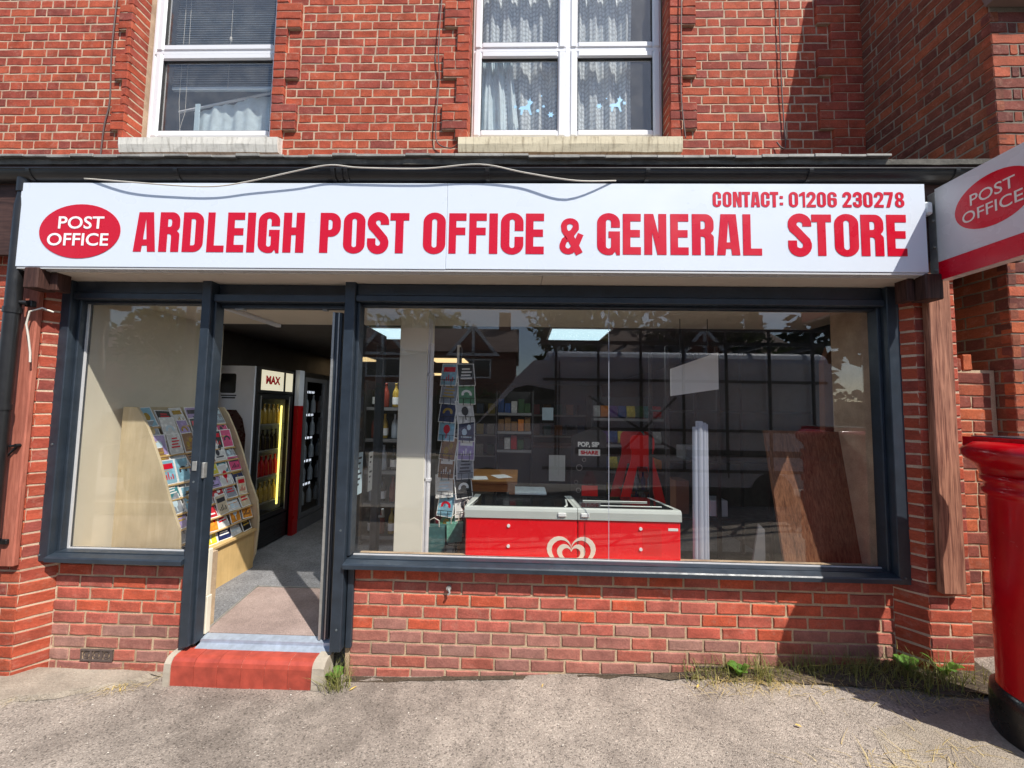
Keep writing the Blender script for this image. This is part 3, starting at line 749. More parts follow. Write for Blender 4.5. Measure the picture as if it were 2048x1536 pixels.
mb = MB(); mb.tube([(.03, .01, 2.29), (.065, .02, 2.29)], .014, 8); mb.box(.03, .075, .03, .06, 2.27, 2.31, 0, .004); obj('pipe_clip', mb, 'gutter_black', dp)

# ------------------------------------------------------------------ timbers
def timber(label, x0, x1, z0, z1, y0, y1, m, corb, lean=0):
    t = thing('timber_post', label, 'timber post'); mb = MB(); mb.box(x0, x1, y0, y1, z0, z1, 0, .006)
    if lean: mb.v = [(v[0] + lean * (v[2] - z0), v[1], v[2]) for v in mb.v]
    obj('post', mb, m, t)
    a, b, c, d = corb; mb = MB(); mb.box(a, b, -.26, y0 - .0, c, d, 0, .006); obj('corbel', mb, 'wood_darkbrown', t)
    mb = MB(); mb.box(b + .004 if a > 0 and False else (a - .05 if a > 0 else b + .004), (a - .006 if a > 0 else b + .05), -.2, -.122, c + .005, d, 0, .003); obj('packing_piece', mb, 'wood_darkbrown', t); return t
timber('red brown painted timber post beside the drainpipe at the left of the shop', -3.24, -3.10, .66, 2.5, -.155, -.122, 'wood_redbrown', (-3.07, -2.98, 2.37, 2.5))
timber('weathered grey brown timber post on the right brick pier', 2.435, 2.57, .655, 2.75, -.165, -.122, 'wood_weathered', (2.33, 2.43, 2.35, 2.5))
mb = MB(); mb.tube([(-3.25, -.17, 1.39), (-3.12, -.17, 1.4)], .008, 6); mb.tube([(-3.125, -.165, 1.4), (-3.25, -.17, 1.26)], .006, 6); mb.tube([(-3.125, -.156, 1.4), (-3.125, -.18, 1.4)], .012, 8)
tag(obj('gate_bracket', mb, 'iron_black'), 'black iron bracket on the red brown timber post at the left edge', 'bracket')
mb = MB(); mb.box(-3.2, -3.13, -.175, -.156, .8, .83, 0, .004); mb.tube([(-3.17, -.18, .84), (-3.16, -.2, .8), (-3.17, -.185, .74)], .008, 6)
tag(obj('latch', mb, 'iron_black'), 'small black latch near the foot of the red brown timber post', 'latch')
# loose cable end by the left frame
mb = MB(); mb.tube([(-3.02, -.13, 2.25), (-3.06, -.16, 2.27), (-3.10, -.19, 2.24), (-3.115, -.19, 2.16), (-3.10, -.185, 2.08), (-3.085, -.18, 1.98), (-3.08, -.18, 1.92)], .0055, 6)
tag(obj('cable_end', mb, 'cable_white'), 'short white cable end dangling beside the left shop window frame', 'cable')
def cabl(name, label, pts, r, m):
    P = [Vector(p) for p in pts]; out = []
    for i in range(len(P) - 1):
        p0, p1, p2, p3 = P[max(i - 1, 0)], P[i], P[i + 1], P[min(i + 2, len(P) - 1)]
        for k in range(6):
            t = k / 6; out.append(0.5 * ((2 * p1) + (p2 - p0) * t + (2 * p0 - 5 * p1 + 4 * p2 - p3) * t * t + (3 * p1 - p0 - 3 * p2 + p3) * t ** 3))
    out.append(P[-1]); mb = MB(); mb.tube(out, r, 6); return tag(obj(name, mb, m), label, 'cable')
cabl('cable', 'white cable drooping in front of the gutter and the top of the sign', [(-2.75, -.25, 3.07), (-2.43, -.28, 3.03), (-2.1, -.282, 3.005), (-1.87, -.282, 3.003), (-1.66, -.285, 3.035), (-1.36, -.30, 3.092), (-1.17, -.30, 3.125), (-.99, -.295, 3.112), (-.6, -.295, 3.107), (-.27, -.30, 3.13), (0, -.29, 3.085), (.3, -.3, 3.03), (.55, -.25, 3.06)], .0042, 'cable_white')
cabl('cable', 'thin dark cable running down the brick just left of the upper left window', [(-3.905, .83, 5.6), (-3.9, .815, 5.0), (-3.9, .835, 4.5), (-3.93, .83, 4.2), (-3.94, .83, 3.6)], .0055, 'cable_grey')
cabl('cable', 'thin dark cable down the brick left of the double upper window ending at its sill', [(-.79, .83, 5.6), (-.81, .81, 5.0), (-.80, .83, 4.7), (-.81, .81, 4.3), (-.80, .82, 4.08), (-.68, .82, 4.02), (-.6, .78, 4.03)], .0055, 'cable_grey')
cabl('cable', 'thin dark cable down the toothed bricks right of the double upper window', [(1.4, .80, 5.6), (1.39, .80, 4.9), (1.39, .81, 4.5), (1.42, .80, 4.1)], .0055, 'cable_grey')
cabl('cable', 'thin dark cable ending in a hook loop on the brick near the corner shadow', [(2.29, .83, 5.6), (2.29, .83, 4.7), (2.305, .835, 4.3), (2.31, .83, 4.05), (2.27, .82, 4.02), (2.235, .83, 4.08)], .0055, 'cable_grey')

# ------------------------------------------------------------------ lettering shapes
def glyph(c, w):
    """heavy condensed capitals, cap height 1, width w; list of loops-lists (each a filled shape)"""
    s = min(.205, w * .42); t = .185; h = s / 2
    if c == 'I': return [[[(0, 0), (w, 0), (w, 1), (0, 1)]]]
    if c == 'H': return [[[(0, 0), (s, 0), (s, .44), (w - s, .44), (w - s, 0), (w, 0), (w, 1), (w - s, 1), (w - s, .63), (s, .63), (s, 1), (0, 1)]]]
    if c == 'L': return [[[(0, 0), (w, 0), (w, .165), (s, .165), (s, 1), (0, 1)]]]
    if c == 'E': return [[[(0, 0), (w, 0), (w, t), (s, t), (s, .425), (w * .95, .425), (w * .95, .605), (s, .605), (s, 1 - t), (w, 1 - t), (w, 1), (0, 1)]]]
    if c == 'F': return [[[(0, 0), (s, 0), (s, .46), (w * .95, .46), (w * .95, .645), (s, .645), (s, 1 - t), (w, 1 - t), (w, 1), (0, 1)]]]
    if c == 'T': return [[[(w / 2 - h, 0), (w / 2 + h, 0), (w / 2 + h, 1 - t), (w, 1 - t), (w, 1), (0, 1), (0, 1 - t), (w / 2 - h, 1 - t)]]]
    if c == 'N': return [[[(0, 0), (s * .92, 0), (s * .92, .54), (w - s * 1.05, 0), (w, 0), (w, 1), (w - s * .92, 1), (w - s * .92, .5), (s * 1.05, 1), (0, 1)]]]
    if c == 'A': return [[[(0, 0), (w * .36, 0), (w * .39, .155), (w * .61, .155), (w * .64, 0), (w, 0), (w * .83, 1), (w * .17, 1)], [(w * .42, .31), (w * .5, .84), (w * .58, .31)]]]
    if c in 'O0': return [[rrect(0, 0, w, 1, w / 2, w * .44), rrect(s, .155, w - s, .845, (w - 2 * s) / 2)]]
    if c == 'D': return [[[(0, 0)] + arc(w - .24, .24, .24, .24, -90, 0, 7) + arc(w - .24, .76, .24, .24, 0, 90, 7) + [(0, 1)], [(s, .165)] + arc(w - s - .05, .215, .05, .05, -90, 0, 5) + arc(w - s - .05, .785, .05, .05, 0, 90, 5) + [(s, .835)]]]
    if c == 'P': return [[[(0, 0), (s, 0), (s, .4)] + arc(w - .24, .64, .24, .24, -90, 0, 7) + arc(w - .24, .76, .24, .24, 0, 90, 7) + [(0, 1)], [(s, .57)] + arc(w - s - .07, .64, .07, .07, -90, 0, 5) + arc(w - s - .07, .76, .07, .07, 0, 90, 5) + [(s, .83)]]]
    if c == 'R':
        return [[[(0, 0), (s, 0), (s, .45)] + arc(w - s - .06, .38, .06, .07, 90, 0, 5) + [(w - s, 0), (w, 0), (w, .38)] + arc(w - .10, .42, .10, .10, 0, 60, 4) + arc(w - .13, .66, .13, .14, -62, 0, 5) + arc(w - .2, .78, .2, .22, 0, 90, 7) + [(0, 1)], [(s, .63)] + arc(w - s - .05, .69, .05, .06, -90, 0, 5) + arc(w - s - .05, .77, .05, .06, 0, 90, 5) + [(s, .83)]]]
    if c == 'C':
        r = w / 2; ci = (w - 2 * s) / 2
        return [[[(w, .565)] + arc(r, 1 - w * .44, r, w * .44, 0, 180, 14) + arc(r, w * .44, r, w * .44, 180, 360, 14) + [(w, .425), (w - s, .425)] + arc(r, .155 + ci, ci, ci, 0, -180, 8) + arc(r, .845 - ci, ci, ci, 180, 0, 8) + [(w - s, .565)]]]
    if c == 'G':
        r = w / 2; ci = (w - 2 * s) / 2
        return [[[(w, .655)] + arc(r, 1 - w * .44, r, w * .44, 0, 180, 14) + arc(r, w * .44, r, w * .44, 180, 292, 9) + [(w * .79, .085), (w * .85, 0), (w, 0), (w, .565), (w * .5, .565), (w * .5, .41), (w - s, .41)] + arc(r, .155 + ci, ci, ci, 0, -180, 8) + arc(r, .845 - ci, ci, ci, 180, 0, 8) + [(w - s, .655)]]]
    if c == 'S':
        pts = [(w - h, .70), (w - h, .76)] + arc(w / 2, .76, w / 2 - h, .148, 0, 180, 12)[1:] + [(h, .72), (h + .02, .66), (w * .5 - .03, .545), (w * .5 + .03, .475), (w - h - .02, .35), (w - h, .28)] + arc(w / 2, .245, w / 2 - h, .153, 0, -180, 12) + [(h, .32), (h, .37)]
        return [[stroke(pts, h * .97)]]
    if c == '1': return [[[(w - s, 0), (w, 0), (w, 1), (w - s * .9, 1), (0, .86), (0, .70), (w - s, .76)]]]
    if c == '7': return [[[(.12, 0), (.12 + s * 1.1, 0), (w, .8), (w, 1), (0, 1), (0, .82), (w - s, .82)]]]
    if c == ':': return [[[(0, .13), (w, .13), (w, .3), (0, .3)]], [[(0, .56), (w, .56), (w, .73), (0, .73)]]]
    if c == '2':
        pts = [(h, .66), (h, .76)] + arc(w / 2, .76, w / 2 - h, .15, 180, 0, 12)[1:] + [(w - h, .68), (w - h - .04, .56), (w / 2, .36), (h + .06, .2), (h + .03, .1)]
        return [[stroke(pts, h * .95)], [[(0, -.0), (w, -.0), (w, .17), (0, .17)]]]
    if c == '3':
        p1 = [(h, .68), (h, .76)] + arc(w / 2, .76, w / 2 - h, .15, 180, 0, 12)[1:] + [(w - h, .68)] + arc(w - h - .1, .64, .1, .11, 0, -90, 5)[1:] + [(w * .35, .525)]
        p2 = [(w * .35, .525)] + arc(w - h - .1, .40, .1, .12, 90, 0, 5) + [(w - h, .28)] + arc(w / 2, .245, w / 2 - h, .153, 0, -180, 12)[1:] + [(h, .34)]
        return [[stroke(p1, h * .95)], [stroke(p2, h * .95)]]
    if c == '6':
        return [[[(w, .70)] + arc(w / 2, 1 - w * .44, w / 2, w * .44, 0, 180, 14) + arc(w / 2, w * .44, w / 2, w * .44, 180, 360, 14) + [(w, .46)] + arc(w - .14, .48, .14, .13, 0, 90, 6) + [(s, .61), (s, .78)] + arc(w / 2, .78, w / 2 - s, .07, 180, 0, 6) + [(w - s, .70)], rrect(s, .15, w - s, .47, (w - 2 * s) / 2)]]
    if c == '8':
        return [[rrect(.02, .48, w - .02, 1, w / 2 - .02, .22), rrect(s, .60, w - s, .86, (w - 2 * s) / 2)], [rrect(0, 0, w, .55, w / 2, .24), rrect(s, .15, w - s, .42, (w - 2 * s) / 2)]]
    if c == '&':
        W = w
        a = [stroke([(W * .48, .43), (W * .26, .66), (W * .24, .78)] + arc(W * .49, .79, W * .24, .12, 180, 0, 10) + [(W * .73, .72), (W * .5, .5), (W * .26, .38), (W * .19, .26)] + arc(W * .42, .22, W * .23, .135, 180, 300, 8) + [(W * .72, .23), (W * .93, .56)], h * .78)]
        b = [stroke([(W * .38, .62), (W * .88, 0.02)], h * .95)]
        return [a, b]
    return []
LETTERS = [('A', -2.402, -2.262), ('R', -2.243, -2.116), ('D', -2.096, -1.966), ('L', -1.942, -1.834), ('E', -1.818, -1.711), ('I', -1.693, -1.643), ('G', -1.624, -1.495), ('H', -1.469, -1.339), ('P', -1.242, -1.115), ('O', -1.097, -0.968), ('S', -0.951, -0.822), ('T', -0.812, -0.696), ('O', -0.609, -0.477), ('F', -0.453, -0.348), ('F', -0.33, -0.225), ('I', -0.209, -0.158), ('C', -0.139, -0.007), ('E', 0.011, 0.12), ('&', 0.204, 0.35), ('G', 0.437, 0.569), ('E', 0.59, 0.697), ('N', 0.717, 0.848), ('E', 0.871, 0.978), ('R', 0.998, 1.126), ('A', 1.144, 1.28), ('L', 1.296, 1.406), ('S', 1.558, 1.692), ('T', 1.697, 1.811), ('O', 1.828, 1.963), ('R', 1.98, 2.111), ('E', 2.129, 2.242)]
SMALL = [('C', 1.123, 1.173), ('O', 1.183, 1.234), ('N', 1.243, 1.294), ('T', 1.297, 1.344), ('A', 1.348, 1.401), ('C', 1.407, 1.458), ('T', 1.46, 1.509), (':', 1.517, 1.536), ('0', 1.57, 1.624), ('1', 1.631, 1.665), ('2', 1.673, 1.727), ('0', 1.734, 1.786), ('6', 1.795, 1.849), ('2', 1.882, 1.934), ('3', 1.942, 1.995), ('0', 2.002, 2.056), ('2', 2.065, 2.119), ('7', 2.122, 2.174), ('8', 2.185, 2.238)]
def text_mesh(txt, size_w, size_h, place, mname, name, parent, offset=0.012, space=1.0):
    cu = bpy.data.curves.new(name, 'FONT'); cu.body = txt; cu.size = 1; cu.offset = offset; cu.extrude = 0.0; cu.space_character = space; cu.resolution_u = 4
    tmp = bpy.data.objects.new(name, cu); col.objects.link(tmp); bpy.context.view_layer.update()
    me0 = bpy.data.meshes.new_from_object(tmp.evaluated_get(bpy.context.evaluated_depsgraph_get()))
    xs = [v.co.x for v in me0.vertices]; ys = [v.co.y for v in me0.vertices]; x0, x1, y0, y1 = min(xs), max(xs), min(ys), max(ys)
    vs = [place((v.co.x - x0) / (x1 - x0) * size_w, (v.co.y - y0) / (y1 - y0) * size_h) for v in me0.vertices]; fs = [tuple(p.vertices) for p in me0.polygons]
    bpy.data.objects.remove(tmp); bpy.data.curves.remove(cu); bpy.data.meshes.remove(me0)
    me = bpy.data.meshes.new(name); me.from_pydata(vs, [], fs); me.update(); me.materials.append(MATS[mname])
    return obj(name, me, mname, parent)

# ------------------------------------------------------------------ fascia sign
fs_ = thing('shop_sign', 'long white fascia sign with red lettering above the shop window', 'shop sign')
SY = -.25
mb = MB(); mb.box(-3.15, -.4695, SY, SY + .03, 2.507, 3.043, 0, .002); obj('sign_panel', mb, 'sign_white', fs_)
mb = MB(); mb.box(-.468, 2.36, SY, SY + .03, 2.509, 3.043, 0, .002); obj('sign_panel', mb, 'sign_white', fs_)
mb = MB(); mb.box(-3.15, 2.36, SY + .031, SY + .05, 2.49, 3.04); mb.box(-3.15, 2.36, SY + .004, SY + .03, 2.494, 2.506, 0, .001); mb.box(-3.15, -3.14, SY + .03, -.14, 2.49, 3.04); mb.box(2.35, 2.36, SY + .03, -.14, 2.49, 3.04); obj('sign_box', mb, 'sign_grey', fs_)
mb = MB(); mb.box(-3.13, 0.115, SY + .05, .06, 2.486, 2.50); mb.box(0.118, 2.355, SY + .05, .06, 2.487, 2.501); obj('soffit', mb, 'soffit', fs_)
for lst, z0, z1, dy in ((LETTERS, 2.604, 2.854, 0), (SMALL, 2.898, 2.992, 0)):
    for c, a, b in lst:
        zz0, zz1 = (z0, z1) if c != '&' else (2.602, 2.828)
        H = zz1 - zz0; shapes = glyph(c, (b - a) / H); mb = MB()
        if c in 'OSGC' and H > .2: zz0 -= .004; H += .008
        for i, lp in enumerate(shapes):
            mb.sheet([[(p[0] * H, p[1] * H) for p in l] for l in lp], front(a, zz0, SY - .0012 - .0003 * i), .0006)
        obj('letter', mb, 'letter_red', fs_)
mb = MB(); mb.sheet([arc(-2.748, 2.731, .259, .172, 0, 360 - 7.5, 47)], lambda u, v, d: (u, SY - .0012 - d, v), .0012); ov = obj('oval', mb, 'oval_red', fs_)
text_mesh('POST', .291, .080, lambda u, v: (-2.886 + u, SY - .0042, 2.745 + v), 'oval_text', 'lettering', ov, .016)
text_mesh('OFFICE', .390, .080, lambda u, v: (-2.949 + u, SY - .0042, 2.638 + v), 'oval_text', 'lettering', ov, .016)

# projecting sign
ps = thing('projecting_sign', 'white and red projecting wall sign with red oval at the right end', 'sign')
PX = 2.42; Y0, Y1 = -.245, -.79
mb = MB(); mb.box(PX + .002, PX + .062, Y1, Y0, 2.462, 3.012, 0, .003); obj('sign_box', mb, 'sign_grey', ps)
side = lambda u, v, d: (PX - d, Y0 - u, 2.462 + v)
mb = MB(); mb.sheet([[(0.002, .11), (.543, .11), (.543, .549), (.002, .549)]], side, .001); obj('white_panel', mb, 'sign_grey', ps)
mb = MB(); mb.sheet([[(0.002, .001), (.543, .001), (.543, .109), (.002, .109)]], side, .001); obj('red_band', mb, 'oval_red', ps)
mb = MB(); mb.sheet([arc(.272, .340, .172, .138, 0, 352, 44)], lambda u, v, d: (PX - .0013 - d, Y0 - u, 2.462 + v), .001); po = obj('oval', mb, 'oval_red', ps)
text_mesh('POST', .192, .062, lambda u, v: (PX - .004, Y0 - .176 - u, 2.462 + .352 + v), 'oval_text_aged', 'lettering', po, .006)
text_mesh('OFFICE', .258, .062, lambda u, v: (PX - .004, Y0 - .136 - u, 2.462 + .268 + v), 'oval_text_aged', 'lettering', po, .006)
mb = MB(); mb.box(PX + .004, PX + .05, Y0, Y0 + .05, 2.47, 3.0, 0, .003)
for z in (2.53, 2.67, 2.83): mb.tube([(PX + .004, Y0 + .018, z), (PX - .008, Y0 + .018, z)], .008, 8)
obj('wall_bracket', mb, 'silver', ps)
mb = MB(); mb.box(2.362, 2.41, -.25, -.205, 2.86, 2.94, 0, .012); mb.tube([(2.36, -.23, 2.9), (2.3, -.2, 2.9)], .012, 8)
tag(obj('junction_box', mb, 'white_plastic'), 'small white junction box between the fascia sign and the projecting sign', 'junction box')

# ------------------------------------------------------------------ shopfront frame
sf = thing('shopfront', 'dark grey aluminium shopfront frame with large panes round an open doorway', 'shopfront')
A = 'anthracite'
def member(name, boxes, ch=.004, m=A):
    mb = MB()
    for b in boxes: mb.box(*b, 0, ch)
    return obj(name, mb, m, sf)
zt, zb = 2.484, .66
member('jamb', [(-3.075, -2.995, -.065, .055, zb, zt), (-2.995, -2.975, -.02, .054, zb + .05, zt - .06)])
member('jamb', [(2.285, 2.362, -.065, .055, zb, zt), (2.262, 2.285, -.02, .054, zb + .05, zt - .06)])
member('head', [(-2.994, -2.111, -.04, .05, 2.405, zt), (-2.994, -2.111, -.055, .049, 2.362, 2.404), (-2.974, -2.111, .0, .05, 2.345, 2.362)])
member('head', [(-1.091, 2.284, -.04, .05, 2.405, zt), (-1.091, 2.284, -.055, .049, 2.362, 2.404), (-1.071, 2.261, .0, .05, 2.345, 2.362)])
def sill(x0, x1, z):
    mb = MB(); mb.prism([(-.085, z), (-.085, z + .024), (-.078, z + .031), (-.03, z + .042), (-.03, z + .047), (.01, z + .05), (.06, z + .05), (.06, z)], x0, x1, 'X'); return obj('sill', mb, A, sf)
sill(-2.994, -2.111, .665); sill(-1.091, 2.284, .672)
member('mullion', [(-2.11, -2.05, -.066, .045, .165, 2.49), (-2.05, -2.035, -.035, .04, .165, 2.40), (-2.145, -2.111, -.02, .06, .165, .664)])
member('mullion', [(-1.16, -1.092, -.066, .06, .165, 2.49), (-1.092, -1.072, -.03, .05, .73, 2.36), (-1.084, -1.045, -.02, .06, .165, .671)])
member('door_head', [(-2.049, -1.161, -.045, .05, 2.355, 2.405), (-2.049, -1.161, .0, .05, 2.406, 2.485), (-2.034, -1.161, .01, .05, 2.325, 2.354)])
mb = MB(); mb.box(-1.95, -1.89, .02, .05, 2.318, 2.33); mb.box(-1.35, -1.32, .02, .05, 2.318, 2.33); obj('door_stay', mb, 'silver', sf)
gl = 'shop_glass'
glaze(sf, -2.99, -2.105, .70, 2.355, .03, gl); glaze(sf, -1.08, .5695, .70, 2.355, .03, gl); glaze(sf, .5725, 2.27, .70, 2.355, .03, gl)
mb = MB(); mb.box(.5697, .5723, .029, .036, .722, 2.345); obj('glass_joint', mb, 'tube_plastic', sf)
mb = MB(); mb.box(-2.974, -2.112, .02, .029, .715, .722); mb.box(-1.071, 2.261, .02, .029, .722, .728); mb.box(-2.9745, -2.962, .02, .029, .722, 2.345); obj('glazing_bead', mb, 'sign_grey', sf)
mb = MB(); mb.box(-2.07, -2.035, .05, .09, .18, .42, 0, .004); mb.box(-2.065, -2.042, .05, .085, .42, .72, 0, .004); obj('jamb_lining', mb, 'cream_wall', sf)
mb = MB(); mb.box(-2.05, -1.17, -.01, .075, .10, .135, 0, .003); mb.prism([(-.025, .128), (-.025, .137), (.02, .148), (.02, .17), (.075, .178), (.075, .128)], -2.04, -1.16, 'X'); obj('threshold', mb, 'sill_metal', sf)
mb = MB(); mb.box(-2.095, -2.065, -.071, -.066, 1.25, 1.31, 0, .002); mb.box(-2.05, -2.034, -.05, -.02, 1.2, 1.3, 0, .003); obj('lock_keep', mb, 'silver', sf)
mb = MB()
for x, z in ((-2.04, 1.18), (-2.05, .8), (-3.03, 1.4), (-3.05, .70), (2.32, .7), (-1.12, .3), (-1.12, .9)): mb.lathe([(.009, 0), (.007, .004), (0, .005)], (0, 0, 0), 8); 
mb = MB()
for x, z in ((-2.08, 1.18), (-3.03, 1.4), (-3.05, .70), (2.32, .7), (-1.12, .3), (-1.12, .9)): mb.tube([(x, -.064, z), (x, -.069, z)], .007, 8)
obj('screw_cover', mb, 'anthracite_worn', sf)

# door leaf, open inwards
dl = thing('shop_door', 'glazed dark grey shop door standing open inwards at right angles', 'door', (-1.25, .04, .18))
mb = MB(); mb.box(-.034, .03, 0, .07, 0, 2.13, 0, .004); obj('stile', mb, 'anthracite', dl)
mb = MB(); mb.box(-.0335, -.018, -.006, .0, .0, 2.13); mb.box(.006, .014, -.006, 0, .0, 2.13); obj('edge_strip', mb, 'silver', dl)
mb = MB(); mb.box(-.03, .03, .78, .86, 0, 2.13, 0, .004); obj('stile', mb, 'anthracite', dl)
mb = MB(); mb.box(-.03, .03, .07, .78, 0, .14, 0, .004); mb.box(-.03, .03, .07, .78, 2.04, 2.13, 0, .004); obj('rail', mb, 'anthracite', dl)
mb = MB(); mb.box(-.003, .003, .07, .78, .14, 2.04); obj('pane', mb, 'shop_glass', dl)
mb = MB(); mb.tube([(.03, .82, .55), (.07, .82, .55), (.07, .80, .62)], .012, 8); obj('handle', mb, 'silver', dl)
for y0, y1, z0, z1, lb in ((.33, .50, 1.0, 1.32, 'pale blue notice taped inside the open glass door'), (.62, .71, .98, 1.3, 'narrow white notice taped to the open glass door beyond the blue one')):
    p = tag(obj('paper_notice', MB().box(-1.246, -1.2455, .04 + y0, .04 + y1, z0, z1), 'paper_blue' if y0 < .5 else 'paper'), lb, 'notice')
    mb = MB()
    for i in range(6): mb.box(-1.2452, -1.2449, .06 + y0, .02 + y1 - .02 * (i % 3), z1 - .05 - .04 * i, z1 - .035 - .04 * i)
    obj('print', mb, 'ink', p)

# ------------------------------------------------------------------ doorstep
st = thing('doorstep', 'red quarry tiled doorstep with rounded front between cement ends', 'doorstep')
x0, x1, nT = -2.10, -1.235, 6; tw = (x1 - x0) / nT
prof = [(.0, .137), (-.075, .135), (-.098, .128), (-.112, .112), (-.118, .09), (-.118, -.06), (-.02, -.06), (0, .05)]
prof_in = [(y + .003 if y < -.05 else y, z - .003 if z > .1 else z) for y, z in prof]
obj('bedding', MB().prism(prof_in, x0 - .002, x1 + .002, 'X'), 'grout', st)
for i in range(nT):
    dz = rnd.uniform(-.001, .001); obj('tile', MB().prism([(y, z + dz) for y, z in prof], x0 + tw * i + .0012, x0 + tw * (i + 1) - .0012, 'X'), 'tile_red', st)
for a, b in ((x0 - .042, x0 - .002), (x1 + .002, x1 + .075)):
    mb = MB(); mb.prism([(.0, .14), (-.07, .138), (-.1, .128), (-.118, .1), (-.122, .05), (-.125, -.06), (0, -.06)], a, b, 'X'); obj('cement_end', mb, 'cement', st)

# ------------------------------------------------------------------ pillar box
pb = thing('pillar_box', 'red cast iron pillar box with black foot standing at the right edge', 'pillar box', (2.50, -.60, gz(2.5) - .01))
obj('foot', MB().lathe([(.228, -.1), (.228, .15), (.222, .195), (.207, .208)], n=40), 'pillar_black', pb)
obj('body', MB().lathe([(.207, .20), (.202, .22), (.200, 1.10), (.203, 1.115), (.217, 1.125), (.217, 1.145), (.205, 1.153), (.205, 1.175), (.218, 1.185), (.218, 1.205), (.208, 1.212)], n=48), 'pillar_red', pb)
obj('cap', MB().lathe([(.208, 1.138), (.214, 1.165), (.232, 1.19), (.256, 1.212), (.268, 1.232), (.270, 1.258), (.255, 1.276), (.23, 1.30), (.0, 1.318)], (.012, .02, .072), 48), 'pillar_red', pb)
mb = MB(); sq = [(-.2, .2), (-.2, -.15), (-.15, -.2), (.15, -.2), (.2, -.15), (.2, .2)]
mb.prism([(x * .93 + .02, y * .93 + .02) for x, y in sq], 1.334, 1.394, 'Z'); obj('lid', mb, 'pillar_red', pb)
mb = MB(); mb.prism([(x * .82 + .02, y * .82 + .02) for x, y in sq], 1.3945, 1.40, 'Z'); obj('solar_panel', mb, 'solar', pb)
mb = MB(); mb.box(-.11, .11, -.222, -.2, .93, .985, 0, .006); mb.box(-.125, .125, -.215, -.19, .45, .85, 0, .01); obj('door', mb, 'pillar_red', pb)
mb = MB(); mb.box(-.1, .1, -.226, -.222, .945, .968); obj('letter_slot', mb, 'iron_black', pb)

# ------------------------------------------------------------------ shop interior shell
FZ = .17
struct('shop_floor', MB().box(-3.1, 2.6, .075, 10, .0, FZ), 'carpet')
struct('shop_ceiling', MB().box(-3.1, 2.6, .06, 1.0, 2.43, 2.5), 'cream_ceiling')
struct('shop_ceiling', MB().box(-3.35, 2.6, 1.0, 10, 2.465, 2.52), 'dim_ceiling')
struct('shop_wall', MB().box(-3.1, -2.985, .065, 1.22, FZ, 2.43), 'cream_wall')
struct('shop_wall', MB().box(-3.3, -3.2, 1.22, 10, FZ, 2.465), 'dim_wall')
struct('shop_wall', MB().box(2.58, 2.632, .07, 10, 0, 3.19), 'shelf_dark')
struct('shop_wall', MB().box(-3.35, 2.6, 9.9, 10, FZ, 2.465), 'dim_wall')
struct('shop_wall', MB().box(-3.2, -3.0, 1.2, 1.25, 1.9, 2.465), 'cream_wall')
mb = MB(); mb.box(-2.984, -2.965, .1, 1.2, FZ, FZ + .1); mb.box(-2.984, -2.962, .42, .45, FZ + .1, 1.22, 0, .004); struct('skirting', mb, 'upvc')
mb = MB(); mb.box(-2.3, -2.255, .12, 1.0, 2.40, 2.43, 0, .004); tag(obj('cable_trunking', mb, 'upvc'), 'white cable trunking along the shop ceiling just inside the door', 'trunking')
mb = MB(); mb.prism([(-2.06, .08), (-1.215, .08), (-1.215, .72), (-2.15, .72), (-2.16, .66)], FZ + .001, FZ + .008, 'Z')
dm = tag(obj('doormat', mb, 'mat_brown'), 'worn brown entrance mat on the floor inside the doorway', 'doormat')
mb = MB(); mb.box(-2.16, -1.215, .722, .735, FZ, FZ + .012); mb.prism([(-2.075, .08), (-2.06, .08), (-2.155, .735), (-2.17, .735)], FZ + .001, FZ + .012, 'Z'); obj('edging', mb, 'silver', dm)
for i, (x, y, m, lb) in enumerate(((.27, 1.78, 'lamp_cool', 'cool white ceiling light panel above the freezer'), (-1.78, 1.85, 'lamp_cool', 'cool white ceiling light panel behind the cream column'), (-1.5, 4.1, 'lamp_warm', 'warm ceiling light panel deep in the shop above the card spinner'), (-3.05, 4.1, 'lamp_warm', 'warm ceiling light panel deep in the shop left of the column'), (-2.3, 6.8, 'lamp_warm', 'farthest warm ceiling light panel seen just left of the spinner pole'))):
    t = thing('ceiling_light', lb, 'ceiling light', (x, y, 2.455), 'square ceiling light panels in the shop')
    obj('frame', frame_rect(0, .6, 0, .6, .02, .02, .02, .02, 0, .01, 0), 'upvc', t).rotation_euler = (radians(90), 0, 0)
    obj('diffuser', MB().box(.02, .58, -.58, -.02, -.004, .002), m, t)
    ld = bpy.data.lights.new('panel_light', 'AREA'); ld.shape = 'SQUARE'; ld.size = .55; ld.energy = 8 if 'cool' in m else 1.0; ld.color = (.88, .96, 1) if 'cool' in m else (1, .86, .62)
    lo = bpy.data.objects.new('panel_light', ld); col.objects.link(lo); lo.location = (.3, -.3, -.012); lo.parent = t
cl = thing('column', 'square cream column standing just inside the right shop window', 'column', (-.835, .53, FZ))
obj('shaft', MB().box(-.108, .108, -.108, .108, 0, 2.28, 0, .004), 'column_cream', cl)
mb = MB(); mb.tube([(.135, -.08, 0), (.135, -.08, 2.0)], .016, 10)
for z in (.95, 1.75): mb.box(.108, .155, -.1, -.06, z, z + .02)
obj('pipe', mb, 'upvc', cl); obj('conduit', MB().box(.109, .118, -.1, .0, 0, 2.2), 'upvc', cl)

